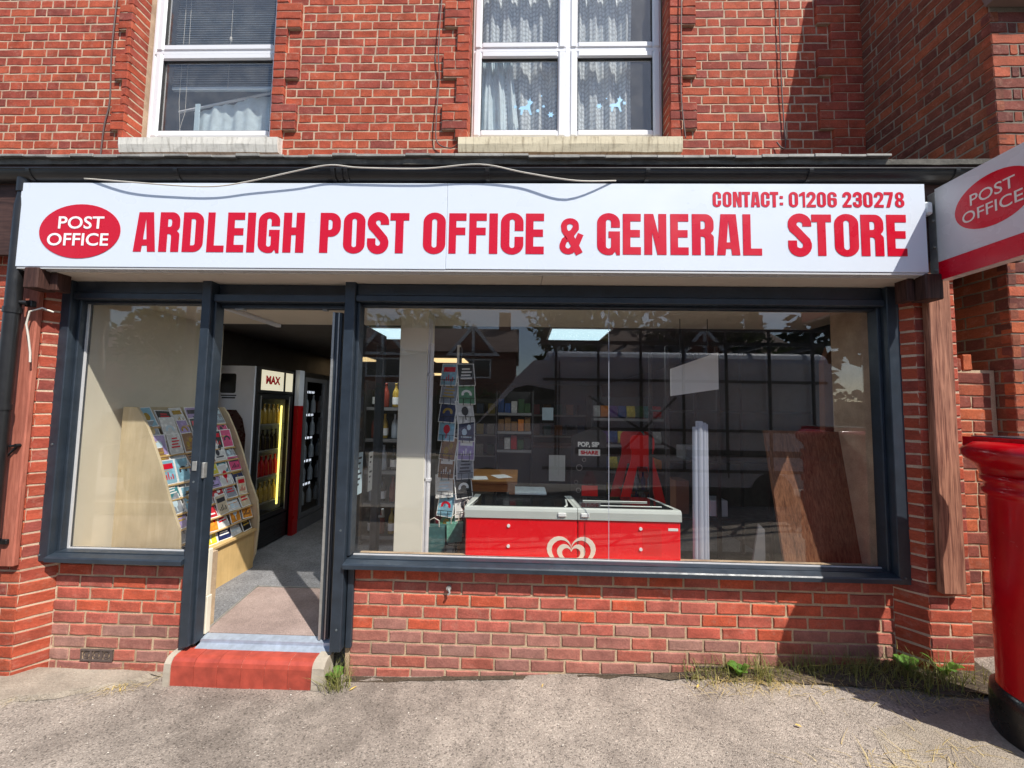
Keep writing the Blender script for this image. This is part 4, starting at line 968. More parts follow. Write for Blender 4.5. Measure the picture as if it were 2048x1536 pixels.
# ------------------------------------------------------------------ greeting cards
INK = {'teal': srgb(60, 140, 150), 'pink': srgb(220, 80, 130), 'navy': srgb(36, 46, 90), 'white': srgb(226, 226, 222), 'orange': srgb(230, 150, 50), 'grey': srgb(150, 156, 164), 'red': srgb(190, 40, 50), 'sky blue': srgb(140, 190, 210), 'green': srgb(90, 150, 110), 'lilac': srgb(170, 150, 200), 'black': srgb(26, 26, 30), 'cream': srgb(222, 206, 176), 'yellow': srgb(222, 210, 60), 'brown': srgb(150, 110, 70)}
MOT = {'white': 'paper', 'red': 'letter_red', 'dark': 'ink', 'gold': 'bottle_gold', 'blue': 'paper_blue'}
def card_mesh(w, h, mot, kind):
    mb = MB(); mb.box(-w / 2, w / 2, -.002, .004, 0, h, 0); b = .007
    mb.box(-w / 2 + b, w / 2 - b, -.0032, -.002, b, h - b, 1)
    P = lambda u, v, d: (u, -.0033 - d, v)
    if kind == 0: mb.sheet([arc(0, h * .52, w * .2, h * .2, 0, 340, 10)], P, .0006, 2); mb.box(-.004, .004, -.004, -.0033, h * .12, h * .34, 2)
    elif kind == 1:
        for i in range(4): mb.box(-w * .34 + .006 * i, w * .32 - .012 * (i % 2), -.004, -.0033, h * (.3 + .14 * i), h * (.37 + .14 * i), 2)
    elif kind == 2:
        mb.sheet([arc(-w * .12, h * .4, w * .15, h * .16, 0, 340, 8)], P, .0006, 2); mb.sheet([arc(w * .14, h * .62, w * .12, h * .13, 0, 340, 8)], P, .0006, 2); mb.box(-w * .3, w * .3, -.004, -.0033, h * .16, h * .22, 2)
    elif kind == 3: mb.sheet([arc(0, h * .45, w * .3, h * .2, 200, -20, 10) + arc(0, h * .45, w * .16, h * .1, -20, 200, 8)], P, .0006, 2)
    else:
        mb.box(-w * .36, w * .36, -.004, -.0033, h * .62, h * .84, 2)
        for i in range(5): mb.box(-w * .3 + w * .13 * i, -w * .24 + w * .13 * i, -.004, -.0033, h * .2, h * (.3 + .1 * ((i * 7) % 3)), 2)
    return mb.mesh('greeting_card', ['paper', 'card_ink', MOT[mot]])
CM = {}
def card(x, y, z, rz, tilt, ink, mot, kind, w, h, label, group):
    key = (round(w, 2), round(h, 2), mot, kind)
    if key not in CM: CM[key] = card_mesh(w, h, mot, kind)
    o = bpy.data.objects.new('greeting_card', CM[key]); col.objects.link(o); o.location = (x, y, z)
    o.rotation_euler = (-tilt, radians(rnd.gauss(0, 3)), rz); o.color = (*INK[ink], 1); return tag(o, label, 'greeting card', group)
KINDN = ['round motif', 'lines of lettering', 'two blobs and a base line', 'rainbow arch', 'banner and bars']
# curved birch stand: front faces +X; runs along Y
cs = thing('card_stand', 'curved birch tiered card stand behind the left shop window', 'card stand')
PROF = [(-2.50, FZ), (-2.462, .29), (-2.448, .50), (-2.448, .61), (-2.47, .78), (-2.547, .96), (-2.64, 1.23), (-2.72, 1.42), (-2.80, 1.58), (-2.85, 1.645), (-2.95, 1.645), (-2.96, FZ)]
obj('side_panel', MB().prism(PROF, .285, .305, 'Y'), 'birch', cs); obj('side_panel', MB().prism(PROF, 1.115, 1.135, 'Y'), 'birch', cs)
obj('plinth', MB().box(-2.52, -2.475, .48, 1.115, FZ, .50), 'birch_warm', cs); obj('grey_plinth', MB().box(-2.52, -2.474, .305, .479, FZ, .50), 'fridge_grey', cs)
obj('lip', MB().box(-2.5, -2.455, .305, 1.115, .502, .525, 0, .003), 'birch_warm', cs)
obj('back_panel', MB().box(-2.96, -2.945, .305, 1.115, FZ, 1.645), 'birch', cs)
tag(obj('paper_notice', MB().box(-2.473, -2.4725, .33, .44, .28, .42), 'paper'), 'small white notice on the grey plinth of the birch card stand', 'notice')
def frontx(z):
    for (xa, za), (xb, zb_) in zip(PROF[:-2], PROF[1:-1]):
        if za <= z <= zb_: return xa + (xb - xa) * (z - za) / (zb_ - za + 1e-9)
    return -2.85
ORD = ['bottom', 'second lowest', 'third lowest', 'fourth lowest', 'middle', 'sixth from bottom', 'fourth highest', 'third highest', 'second highest', 'top']
SLOT = ['nearest the window', 'second from the window', 'third from the window', 'fourth from the window', 'fifth from the window', 'nearest the fridge']
keys = list(INK); mots = list(MOT); keys += ['white', 'white', 'cream', 'grey', 'white', 'sky blue', 'lilac', 'white']
for k in range(10):
    z = .53 + k * .107; x = frontx(min(z + .02, 1.6)) - .045
    obj('tier_ledge', MB().box(x - .05, x + .012, .305, 1.115, z - .012, z, 0, .002), 'birch_warm', cs)
    for i in range(6):
        ink = rnd.choice(keys); mot = rnd.choice([m for m in mots if m != ('white' if ink in ('white', 'cream', 'grey', 'sky blue') else 'dark' if ink in ('navy', 'black') else 'zz')]); kd = rnd.randrange(5)
        w_, h_ = rnd.choice(((.125, .18), (.118, .165), (.13, .19), (.14, .14), (.11, .17)))
        card(x + rnd.uniform(-.004, .006), .372 + .134 * i + rnd.uniform(-.006, .006), z + .001, radians(90 + rnd.uniform(-7, 7)), radians(rnd.uniform(16, 30)), ink, mot, kd, w_, h_,
             f'{ink} card, {ORD[k]} tier of the birch stand, {SLOT[i]}', 'greeting cards in the birch stand')
# spinner
sp = thing('card_spinner', 'black wire card spinner with a central pole between column and freezer', 'card spinner', (-.52, .72, FZ))
mb = MB(); mb.tube([(0, 0, .05), (0, 0, 2.02)], .012, 8); mb.lathe([(.22, 0), (.22, .02), (.02, .04)], n=20); obj('pole', mb, 'wire_black', sp)
obj('header_card', MB().box(-.03, .0, -.006, .006, 1.85, 2.04), 'paper', sp)
SPL = ['left', 'right']; SPC = [['sky blue', 'grey', 'navy', 'sky blue', 'brown', 'brown', 'white', 'sky blue', 'green'], ['black', 'green', 'white', 'navy', 'lilac', 'grey', 'black', 'white', 'cream']]
SPM = [['red', 'gold', 'gold', 'red', 'gold', 'white', 'blue', 'red', 'gold'], ['white', 'white', 'dark', 'blue', 'white', 'dark', 'white', 'dark', 'dark']]
RNK = ['ninth and lowest', 'eighth', 'seventh', 'sixth', 'fifth', 'fourth', 'third', 'second', 'topmost']
for c in range(2):
    mb = MB()
    for k in range(9):
        z = .50 + .148 * k; px = -.075 if c == 0 else .085; ang = radians(-14 if c == 0 else 26)
        ca, sa = cos(ang), sin(ang); y = -.14
        mb.tube([(px - .065 * ca, y - .065 * sa - .012, z + .05), (px + .065 * ca, y + .065 * sa - .012, z + .05)], .0025, 5)
        for s_ in (-.03, .03): mb.tube([(px + s_ * ca, y + s_ * sa - .012, z + .05), (px + s_ * ca, y + s_ * sa - .02, z - .005), (px + s_ * ca, y + .02, z - .005)], .0025, 5)
        kk = 8 - k
        card(sp.location.x + px + rnd.uniform(-.006, .006), sp.location.y + y, FZ + z, ang + radians(rnd.uniform(-4, 4)), radians(rnd.uniform(7, 12)), SPC[c][kk], SPM[c][kk], (k * 3 + c * 2) % 5, .145, .185,
             f'{SPC[c][kk]} card on the spinner, {RNK[k]} in its {SPL[c]} column', 'cards on the wire spinner')
    obj('wire_pocket', mb, 'wire_black', sp)
mb = MB()
for z in (.42, .36): mb.tube([(.12 * cos(a * .4), .12 * sin(a * .4), z) for a in range(17)], .003, 5)
for a in range(8): mb.tube([(.12 * cos(a * .785), .12 * sin(a * .785), .42), (.14 * cos(a * .785), .14 * sin(a * .785), .34), (.16 * cos(a * .785), .16 * sin(a * .785), .37)], .003, 5)
obj('hook_ring', mb, 'wire_black', sp)
def bag(x, y, z, w, d, h, c, label, handle=True):
    t = thing('gift_bag', label, 'gift bag', (x, y, z), None, radians(rnd.uniform(-25, 25))); mb = MB()
    mb.prism([(-w / 2, 0), (w / 2, 0), (w / 2 + .01, h), (-w / 2 - .006, h)], -d / 2, d / 2, 'Y'); b = obj('sack', mb, 'packet_ink', t); b.color = (*c, 1)
    mb = MB(); mb.tube([(-w / 4, -d / 2, h), (-w / 4, -d / 2 - .01, h + .05), (0, -d / 2 - .012, h + .07), (w / 4, -d / 2 - .01, h + .05), (w / 4, -d / 2, h)], .004, 6); obj('handle', mb, 'cable_white', t); return t
bag(-.65, .52, FZ, .15, .08, .6, srgb(70, 110, 110), 'grey green gift bag at the foot of the spinner by the column')
bag(-.50, .50, .66, .11, .05, .14, srgb(110, 170, 150), 'small pale green bag hanging from the foot of the card spinner')
bg_ = bag(-.39, .6, FZ, .13, .08, .72, srgb(120, 80, 70), 'brown patterned bottle bag hanging beside the freezer')
bag(-.62, .64, .7, .1, .05, .14, srgb(110, 30, 44), 'dark red gift bag hanging under the cards of the spinner')
text_mesh('cheers!', .2, .035, lambda u, v: (.0 + v, -.0425, .52 + u), 'paper', 'lettering', bg_, .02)

# ------------------------------------------------------------------ chest freezer
fz = thing('chest_freezer', 'red chest freezer with grey top behind the wide shop window', 'freezer', (.355, .17, FZ))
obj('cabinet', MB().box(-.725, .035, 0, .62, .03, .765, 0, .008), 'freezer_red', fz); obj('cabinet', MB().box(.04, .728, 0, .62, .03, .765, 0, .008), 'freezer_red', fz)
mb = MB()
for a, b in ((-.731, .035), (.039, .733)):
    mb.prism([(-.009, .766), (-.009, .815), (-.002, .832), (.014, .838), (.62, .785), (.63, .766)], a, b, 'X')
obj('rim', mb, 'freezer_grey', fz)
mb = MB(); mb.prism([(.03, .838), (.60, .787), (.60, .792), (.03, .843)], -.68, .01, 'X'); mb.prism([(.03, .838), (.60, .787), (.60, .792), (.03, .843)], .07, .69, 'X'); obj('lid', mb, 'van_glass', fz)
mb = MB(); mb.tube([(-.735, .0, .80), (-.72, .012, .835), (-.69, .04, .85), (-.68, .3, .825)], .007, 8); mb.tube([(.2, .05, .848), (.62, .05, .848)], .005, 8); mb.tube([(.12, .3, .822), (.6, .3, .822)], .005, 8); mb.tube([(-.05, .02, .838), (-.03, .05, .846), (-.01, .3, .825)], .007, 8); obj('lid_rail', mb, 'freezer_grey', fz)
for x in (-.07, .085): obj('lock', MB().box(x - .028, x + .028, -.02, -.008, .785, .812, 0, .004), 'white_plastic', fz)
for x, z in ((-.43, .735), (-.43, .60), (.46, .735), (.46, .60)): obj('stud', MB().tube([(x, -.0, z - .02), (x, -.008, z - .02)], .011, 10), 'white_plastic', fz)
obj('rating_label', MB().box(.645, .71, -.0025, .001, .705, .722), 'paper', fz); obj('poster_mark', MB().box(.475, .60, -.0015, .001, .54, .72), 'plastic_red', fz)
def heart(s, n=40):
    out = []
    for i in range(n):
        t = 2 * pi * i / n; out.append((s * 16 * sin(t) ** 3 / 16, s * (13 * cos(t) - 5 * cos(2 * t) - 2 * cos(3 * t) - cos(4 * t)) / 16))
    return out[::-1]
hp = lambda u, v, d: (-.005 + u, -.0012 - d, .53 + v)
mb = MB(); mb.sheet([heart(.165), heart(.132)], hp, .001); mb.sheet([heart(.096), heart(.062)], hp, .001); obj('heart_emblem', mb, 'cream_print', fz)

# ------------------------------------------------------------------ things leaning in the window
pt = thing('plastic_profile', 'bundle of translucent white plastic profiles leaning beside the freezer', 'plastic profiles', (1.22, .2, FZ))
for i, (dx, r, h) in enumerate(((-.03, .018, 1.40), (0.0, .024, 1.44), (.032, .016, 1.43), (.052, .010, 1.42))): obj('profile', MB().tube([(dx, .0, 0), (dx + .055, .1, h)], r, 10), 'tube_plastic', pt)
def panel(label, x0, x1, y0, y1, h, m, top=None):
    mb = MB(); mb.add([(x0, y0, FZ), (x1, y0, FZ), (x1 - .02, y1, FZ + h), (x0 - .03, y1, FZ + h), (x0, y0 + .02, FZ), (x1, y0 + .02, FZ), (x1 - .02, y1 + .02, FZ + h), (x0 - .03, y1 + .02, FZ + h)], [(0, 1, 2, 3), (5, 4, 7, 6), (0, 4, 5, 1), (1, 5, 6, 2), (2, 6, 7, 3), (3, 7, 4, 0)])
    return tag(obj('wood_panel', mb, m), label, 'wood panel')
p1 = panel('brown walnut veneer panel leaning inside the right end of the window', 1.80, 2.40, .12, .36, 1.38, 'walnut')
panel('second dark veneer panel behind the walnut one in the window corner', 2.14, 2.56, .5, .66, 1.3, 'wood_darkbrown')
for x, wd, lb in ((2.14, .13, 'torn white sticker low on the leaning walnut panel'), (1.87, .03, 'scrap of white tape at the left edge of the leaning walnut panel')):
    mb = MB(); mb.add([(x, .214, .70), (x + wd, .214, .697), (x + wd + .006, .217, .717), (x + wd * .5, .218, .721), (x - .004, .218, .719)], [(0, 1, 2, 3, 4)]); mb.v += [(v[0], v[1] + .004, v[2]) for v in mb.v]; mb.f += [[9, 8, 7, 6, 5]] + [[i, i + 5, (i + 1) % 5 + 5, (i + 1) % 5] for i in range(5)]; mb.m += [0] * 6; mb.smooth += [False] * 6
    tag(obj('label_scrap', mb, 'paper'), lb, 'sticker')
cb = thing('cardboard_sheet', 'tall brown cardboard packing standing in the right corner of the window', 'cardboard', (2.32, .46, FZ))
obj('sheet', MB().prism([(-.06, 0), (.24, 0), (.24, 1.78), (.2, 1.92), (.1, 2.05), (.02, 2.02), (-.03, 1.9)], 0, .05, 'Y'), 'cardboard', cb); obj('flap', MB().prism([(.05, 1.5), (.2, 1.52), (.2, 1.9), (.08, 1.95)], -.012, -.002, 'Y'), 'cardboard', cb)
mb = MB(); mb.add([(1.20, .62, 1.80), (1.58, .62, 1.86), (1.58, .62, 2.16), (1.20, .62, 2.02)], [(0, 1, 2, 3)]); mb.v += [(v[0], v[1] + .012, v[2]) for v in mb.v]; mb.f += [[7, 6, 5, 4], [0, 4, 5, 1], [1, 5, 6, 2], [2, 6, 7, 3], [3, 7, 4, 0]]; mb.m += [0] * 5; mb.smooth += [False] * 5
hb = tag(obj('hanging_board', mb, 'paper'), 'white board hung at a slant from the ceiling in the right window', 'board')
obj('hanger', MB().tube([(1.28, .626, 2.04), (1.28, .626, 2.43)], .003, 5).tube([(1.5, .626, 2.12), (1.5, .626, 2.43)], .003, 5), 'wire_black', hb)
sh = thing('metal_shelving', 'dark metal shelving frame behind the leaning panels in the right window', 'shelving', (1.3, 1.0, FZ))
for x in (0, .45, .9, 1.4):
    obj('upright', MB().box(x, x + .03, 0, .03, 0, 2.1), 'shelf_dark', sh); obj('upright', MB().box(x, x + .03, .45, .48, 0, 2.1), 'shelf_dark', sh)
for z in (.1, .55, 1.05, 1.5): obj('shelf', MB().box(0, 1.43, 0, .48, z, z + .02), 'shelf_dark', sh)
for i, (x, y, z, w, h, m, lb) in enumerate(((1.7, 1.05, .745, .16, .14, 'paper', 'white carton on the lower dark shelf left of the walnut panel'), (1.42, 1.1, .745, .12, .3, 'cardboard', 'brown carton on the lower dark shelf behind the plastic profiles'), (1.5, 1.08, 1.24, .2, .12, 'fridge_grey', 'grey box on the middle dark shelf behind the plastic profiles'))):
    tag(obj('carton', MB().box(x, x + w, y, y + .2, z, z + h, 0, .003), m), lb, 'carton')
mb = MB(); mb.prism([(1.55, FZ), (1.72, FZ), (1.72, .86), (1.68, .9)], .3, .315, 'Y'); tag(obj('grey_sheet', mb, 'fridge_grey'), 'slip of grey board stood on the floor left of the walnut panel', 'board')

# ------------------------------------------------------------------ drinks fridges by the door
f1 = thing('drinks_fridge', 'drinks fridge with white side bearing a dark bottle picture near the door', 'fridge', (-2.72, 1.36, FZ))
obj('side_panel', MB().box(-.5, 0, -.02, 0, 0, 1.9), 'fridge_white', f1)
obj('cabinet', MB().box(-.5, -.47, .0, .6, 0, 1.9).box(-.47, -.021, .0, .03, 0, 1.9).box(-.47, -.021, .57, .6, 0, 1.9).box(-.47, -.021, .03, .57, 0, .3).box(-.47, -.021, .03, .57, 1.62, 1.9), 'fridge_black', f1); obj('liner', MB().box(-.469, -.46, .03, .57, .3, 1.62).box(-.46, -.03, .031, .04, .3, 1.62).box(-.46, -.03, .56, .569, .3, 1.62), 'fridge_white', f1)
obj('door', MB().box(-.02, .03, 0, .05, .3, 1.62).box(-.02, .03, .54, .6, .3, 1.62).box(-.02, .03, .05, .54, .3, .35).box(-.02, .03, .05, .54, 1.57, 1.62), 'fridge_black', f1)
obj('door_edge', MB().box(.031, .036, .04, .05, .3, 1.6).box(.031, .036, .53, .54, .33, 1.6), 'silver', f1)
obj('door_glass', MB().box(.0, .006, .05, .54, .35, 1.57), 'fridge_glass', f1)
obj('light_strip', MB().box(-.015, -.008, .45, .475, .4, 1.5), 'strip_yellow', f1)
hd = obj('header_panel', MB().box(-.02, .035, .0, .6, 1.63, 1.9), 'fridge_black', f1)
obj('header_light', MB().box(.0355, .038, .03, .40, 1.66, 1.87).box(.0355, .038, .44, .57, 1.66, 1.87), 'header_glow', f1)
text_mesh('MAX', .24, .09, lambda u, v: (.0392, .10 + u, 1.725 + v), 'letter_red', 'lettering', hd, .05)
obj('grille', MB().box(-.02, .025, 0, .6, .02, .28).box(.025, .03, .03, .57, .06, .075).box(.025, .03, .03, .57, .12, .135).box(.025, .03, .03, .57, .18, .195), 'fridge_black', f1)
bp = lambda u, v, d: (-.5 + u, -.0203 - d, v)
obj('bottle_print', MB().sheet([[(.26, .5), (.4, .5), (.44, .9), (.44, 1.2), (.40, 1.36), (.33, 1.45), (.14, 1.45), (.08, 1.3), (.06, .9), (.08, .5)]], bp, .0008), 'cola_brown', f1)
obj('bottle_print', MB().sheet([rrect(.15, 1.62, .31, 1.82, .02)], bp, .0008), 'fridge_black', f1)
obj('bottle_print', MB().sheet([[(.17, 1.565), (.31, 1.565), (.31, 1.58), (.17, 1.58)]], bp, .0008).sheet([[(.16, 1.59), (.32, 1.59), (.32, 1.602), (.16, 1.602)]], bp, .0008), 'ink', f1)
for k in range(4): obj('wire_shelf', MB().box(-.42, -.02, .05, .54, .45 + .28 * k, .458 + .28 * k), 'silver', f1)
f2 = thing('drinks_fridge', 'red edged two door drinks fridge with rows of lit bottles beyond the first', 'fridge', (-2.66, 2.02, FZ))
obj('cabinet', MB().box(-.5, -.47, .0, 1.2, 0, 1.92).box(-.47, -.021, .0, .03, 0, 1.92).box(-.47, -.021, 1.17, 1.2, 0, 1.92).box(-.47, -.021, .03, 1.17, 0, .15).box(-.47, -.021, .03, 1.17, 1.85, 1.92), 'fridge_black', f2); obj('red_end', MB().box(-.02, .03, -.04, .06, 0, 1.5), 'fridge_red', f2); obj('white_end', MB().box(-.02, .03, -.04, .06, 1.5, 1.92), 'fridge_white', f2)
for y in (.1, .66):
    d_ = obj('door', MB().box(-.02, .02, y, y + .05, .15, 1.85).box(-.02, .02, y + .47, y + .52, .15, 1.85).box(-.02, .02, y + .05, y + .47, .15, .2).box(-.02, .02, y + .05, y + .47, 1.8, 1.85), 'fridge_grey', f2)
    obj('pane', MB().box(-.004, .0, y + .05, y + .47, .2, 1.8), 'fridge_glass', d_)
obj('kick_plate', MB().box(-.02, .02, .06, 1.2, .0, .14), 'fridge_grey', f2)
BOT = [(.0, 0), (.032, 0), (.034, .01), (.034, .13), (.026, .165), (.012, .19), (.012, .225), (.014, .226), (.014, .24), (0, .241)]
BM = {}
def bottle(x, y, z, m, s, label, group, cat='bottle'):
    if m not in BM: BM[m] = MB().lathe(BOT, n=10).mesh('bottle', m)
    o = bpy.data.objects.new('bottle', BM[m]); col.objects.link(o); o.location = (x, y, z); o.scale = (s, s, s); return tag(o, label, cat, group)
for k in range(4):
    for i in range(6): bottle(-2.78, 1.45 + .075 * i, FZ + .46 + .28 * k, ['bottle_gold', 'fridge_red', 'bottle_dark', 'bottle_gold'][k] , .9, ['yellow topped', 'red', 'dark', 'pale yellow'][k] + f' bottle on the {["lowest", "second", "third", "top"][k]} shelf of the lit fridge, {["nearest the street", "second", "third", "fourth", "fifth", "farthest in"][i]}', 'bottles in the first drinks fridge')
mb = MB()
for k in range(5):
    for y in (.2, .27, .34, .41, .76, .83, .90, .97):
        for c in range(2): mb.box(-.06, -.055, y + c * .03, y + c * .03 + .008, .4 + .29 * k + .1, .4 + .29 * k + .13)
obj('bottle_glint', mb, 'glint_glow', f2)  # glowing flecks added as painted highlights on the bottles
for k in range(5):
    for i in range(6): bottle(-2.76, 2.2 + .17 * i, FZ + .25 + .29 * k, 'bottle_clear', .95, f'clear bottle, {["lowest", "second", "middle", "fourth", "top"][k]} shelf of the two door fridge, {["nearest the street", "second", "third", "fourth", "fifth", "farthest in"][i]}', 'bottles in the two door fridge')

NTH = ['first', 'second', 'third', 'fourth', 'fifth', 'sixth', 'seventh', 'eighth', 'ninth', 'tenth', 'eleventh', 'twelfth', 'thirteenth', 'fourteenth']
# ------------------------------------------------------------------ goods deeper in the shop
def shelf_unit(label, x, y, w, d, levels, m, back=True):
    t = thing('shelf_unit', label, 'shelf unit', (x, y, FZ)); H = levels[-1] + .3
    obj('side', MB().box(0, .025, 0, d, 0, H), m, t); obj('side', MB().box(w - .025, w, 0, d, 0, H), m, t)
    if back: obj('back', MB().box(.025, w - .025, d - .015, d, 0, H), m, t)
    for z in levels:
        s_ = obj('shelf', MB().box(.025, w - .025, 0, d - .015, z - .02, z), m, t); obj('price_strip', MB().box(.03, w - .03, -.006, 0, z - .035, z), 'shelf_white', s_)
    return t
LV = [.1, .45, .8, 1.15, 1.5]
shelf_unit('dark wine shelf unit seen through the window left of the cream column', -1.75, 1.75, .75, .3, LV, 'shelf_dark')
WN = ['bottle_dark', 'bottle_rose', 'bottle_gold', 'bottle_clear']
WL = ['dark', 'rose', 'gold', 'clear']
for k, z in enumerate(LV):
    for i in range(6):
        j = (i * 5 + k * 3) % 4
        b = bottle(-1.66 + .115 * i, 1.85, FZ + z, WN[j], 1.15, f'{WL[j]} bottle on the {["bottom", "second", "middle", "fourth", "top"][k]} wine shelf, {["first", "second", "third", "fourth", "fifth", "sixth"][i]} from left', 'bottles on the wine shelf')
        if (i + k) % 2 == 0: obj('bottle_label', MB().lathe([(.0348, .03), (.0348, .1)], n=10), 'paper', b)
shelf_unit('dark shelf of lit goods behind the pine table', -.35, 2.75, .52, .3, [.95, 1.2, 1.45], 'shelf_dark')
PK = [('blue', srgb(40, 80, 140)), ('green', srgb(50, 90, 50)), ('brown', srgb(150, 110, 60)), ('black', srgb(24, 24, 26)), ('white', srgb(210, 210, 206)), ('red', srgb(190, 30, 30)), ('orange', srgb(220, 130, 40)), ('yellow', srgb(220, 200, 60)), ('purple', srgb(90, 60, 130)), ('teal', srgb(50, 130, 130))]
PM = {}
def packet(x, y, z, w, h, ci, label, group, soft=False, d=.06):
    key = (w, h, soft, d)
    if key not in PM:
        mb = MB()
        if soft: mb.prism([(-.45 * d, .02), (-.5 * d, h * .5), (-.1 * d, h), (.1 * d, h), (.5 * d, h * .5), (.45 * d, .02), (0, 0)], -w / 2, w / 2, 'X')
        else: mb.box(-w / 2, w / 2, -d / 2, d / 2, 0, h, 0, .003)
        PM[key] = mb.mesh('packet', 'packet_ink')
    o = bpy.data.objects.new('packet', PM[key]); col.objects.link(o); o.location = (x, y, z); o.rotation_euler = (0, 0, rnd.uniform(-.12, .12)); depth_shade = .35 if y > 4 else .75; o.color = (PK[ci][1][0] * depth_shade, PK[ci][1][1] * depth_shade, PK[ci][1][2] * depth_shade, 1); return tag(o, label, 'packet', group)  # colours darkened, far packets most, so the shop's gloom is painted in
for k, z in enumerate((.95, 1.2, 1.45)):
    for i in range(5):
        ci = [[3, 4, 5, 1, 3], [2, 2, 2, 6, 2], [0, 0, 4, 1, 1]][k][i]
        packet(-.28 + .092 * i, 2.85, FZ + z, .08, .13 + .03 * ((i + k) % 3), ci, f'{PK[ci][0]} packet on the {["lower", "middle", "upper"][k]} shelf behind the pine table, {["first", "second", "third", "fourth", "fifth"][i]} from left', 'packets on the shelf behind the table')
tb = thing('table', 'pine table standing behind the chest freezer', 'table', (-.33, 1.6, FZ))
obj('tabletop', MB().box(-.36, .30, -.25, .5, .76, .79, 0, .004), 'pine', tb); obj('apron', MB().box(-.32, .26, -.22, -.2, .68, .758), 'pine', tb)
for x in (-.31, .22):
    for y in (-.21, .42): obj('leg', MB().box(x, x + .05, y, y + .05, 0, .758), 'pine', tb)
for x, y, a, lb in ((-.42, 1.5, .2, 'loose white paper on the pine table'), (-.2, 1.62, .5, 'second loose sheet on the pine table beside a clip')):
    o = tag(obj('paper_sheet', MB().box(-.08, .08, -.1, .1, 0, .002), 'paper'), lb, 'paper'); o.location = (x, y, FZ + .7905); o.rotation_euler = (0, 0, a)
sl = thing('stool', 'low wooden stool with a green pad behind the freezer', 'stool', (.12, 2.4, FZ))
obj('seat', MB().box(-.2, .2, -.18, .18, .46, .5, 0, .01), 'grass_pad' if 'grass_pad' in MATS else 'bedsheet', sl); 
for x in (-.18, .14):
    for y in (-.16, .12): obj('leg', MB().box(x, x + .04, y, y + .04, 0, .458), 'wood_redbrown', sl)
ct = thing('counter', 'dark shop counter with a pale edge across the back of the shop', 'counter', (.1, 3.3, FZ))
obj('carcass', MB().box(0, 1.1, 0, .5, 0, .93), 'shelf_dark', ct); obj('worktop', MB().box(-.02, 1.12, -.03, .52, .931, .965, 0, .003), 'wood_darkbrown', ct)
tag(obj('paper_notice', MB().box(.3, .46, 3.05, 3.052, 1.52, 1.7), 'paper_blue'), 'pale notice hanging over the dark counter at the back', 'notice')
tag(obj('paper_notice', MB().box(.42, .66, 3.27, 3.272, .62, 1.0), 'paper'), 'white sheet taped on the front of the dark counter', 'notice')
# drink poster board
db = thing('drinks_display', 'grey drinks display board reading POP SIP SHARE with a red bottle', 'display', (.86, 2.42, FZ))
obj('board', MB().prism([(-.22, 0), (.22, 0), (.22, 1.2), (.1, 1.3), (-.1, 1.22), (-.22, 1.18)], 0, .03, 'Y'), 'shelf_dark', db)
text_mesh('POP, SIP', .27, .075, lambda u, v: (-.14 + u, -.004, 1.03 + v), 'paper', 'lettering', db, .05)
obj('caption_strip', MB().box(-.13, .14, -.003, -.001, .93, 1.01), 'paper', db); text_mesh('SHARE', .22, .05, lambda u, v: (-.105 + u, -.0045, .945 + v), 'letter_red', 'lettering', db, .05)
P2 = lambda u, v, d: (u, -.003 - d, v)
obj('bottle_print', MB().sheet([[(-.08, .3), (.1, .3), (.1, .62), (.06, .70), (.05, .74), (-.03, .74), (-.04, .70), (-.08, .62)]], P2, .001), 'cola_brown', db)
obj('bottle_label', MB().sheet([[(-.09, .42), (.11, .42), (.11, .56), (-.09, .56)]], lambda u, v, d: (u, -.0045 - d, v), .001), 'plastic_red', db)
mb = MB()
for x, z, r in ((-.12, .78, .04), (-.06, .88, .025), (-.16, .6, .025), (-.13, .5, .03)): mb.sheet([arc(x, z, r, r, 0, 340, 17), arc(x, z, r * .82, r * .82, 0, 340, 17)], P2, .001)
obj('bubble_print', mb, 'silver', db)
# red bottle shaped rack
rk = thing('bottle_rack', 'red bottle shaped wire display rack filled with bottles behind the freezer', 'display rack', (1.44, 2.15, FZ))
hl = [(.29, 0), (.29, .34), (.262, .45), (.225, .60), (.185, .74), (.148, .86), (.128, .94), (.124, 1.02), (.128, 1.04), (.142, 1.06), (.142, 1.15), (.132, 1.19), (.105, 1.215)]
outl = [(-x, z) for x, z in hl] + [(x, z) for x, z in hl[::-1]]
holel = [(-.17, .1), (-.17, .36), (-.145, .48), (-.06, .85), (.06, .85), (.145, .48), (.17, .36), (.17, .1)]
obj('front_frame', MB().sheet([outl, holel], lambda u, v, d: (u, .0 - d, v), .02), 'plastic_red', rk)
obj('back_frame', MB().sheet([[(x - .05, z + .03) for x, z in outl], [(x - .05, z) for x, z in holel]], lambda u, v, d: (u, .25 - d, v), .02), 'fridge_red', rk)
mb = MB()
for i in range(10):
    z = .15 + .07 * i
    wd = .17 if z < .4 else max(.05, .17 - (z - .4) * .25)
    mb.tube([(-wd, .005, z), (wd, .005, z + .07 * (1 if i % 2 else -1) * 0 + .0)], .0025, 5)
for i in range(-5, 6): mb.tube([(i * .032, .006, .1), (i * .011, .006, .86)], .0025, 5)
obj('wire_mesh', mb, 'wire_black', rk)
for k, z in enumerate((.12, .36, .56)):
    obj('shelf', MB().box(-.22, .22, .03, .24, z - .012, z), 'wire_black', rk)
    for i in range(4): bottle(1.44 - .12 + .08 * i, 2.15 + .09, FZ + z, ['bottle_purple', 'bottle_clear'][(i + k) % 2], .85, f'{["purple", "clear"][(i + k) % 2]} bottle in the red rack, {["lowest", "middle", "upper"][k]} row, {["first", "second", "third", "fourth"][i]} from left', 'bottles in the red rack')
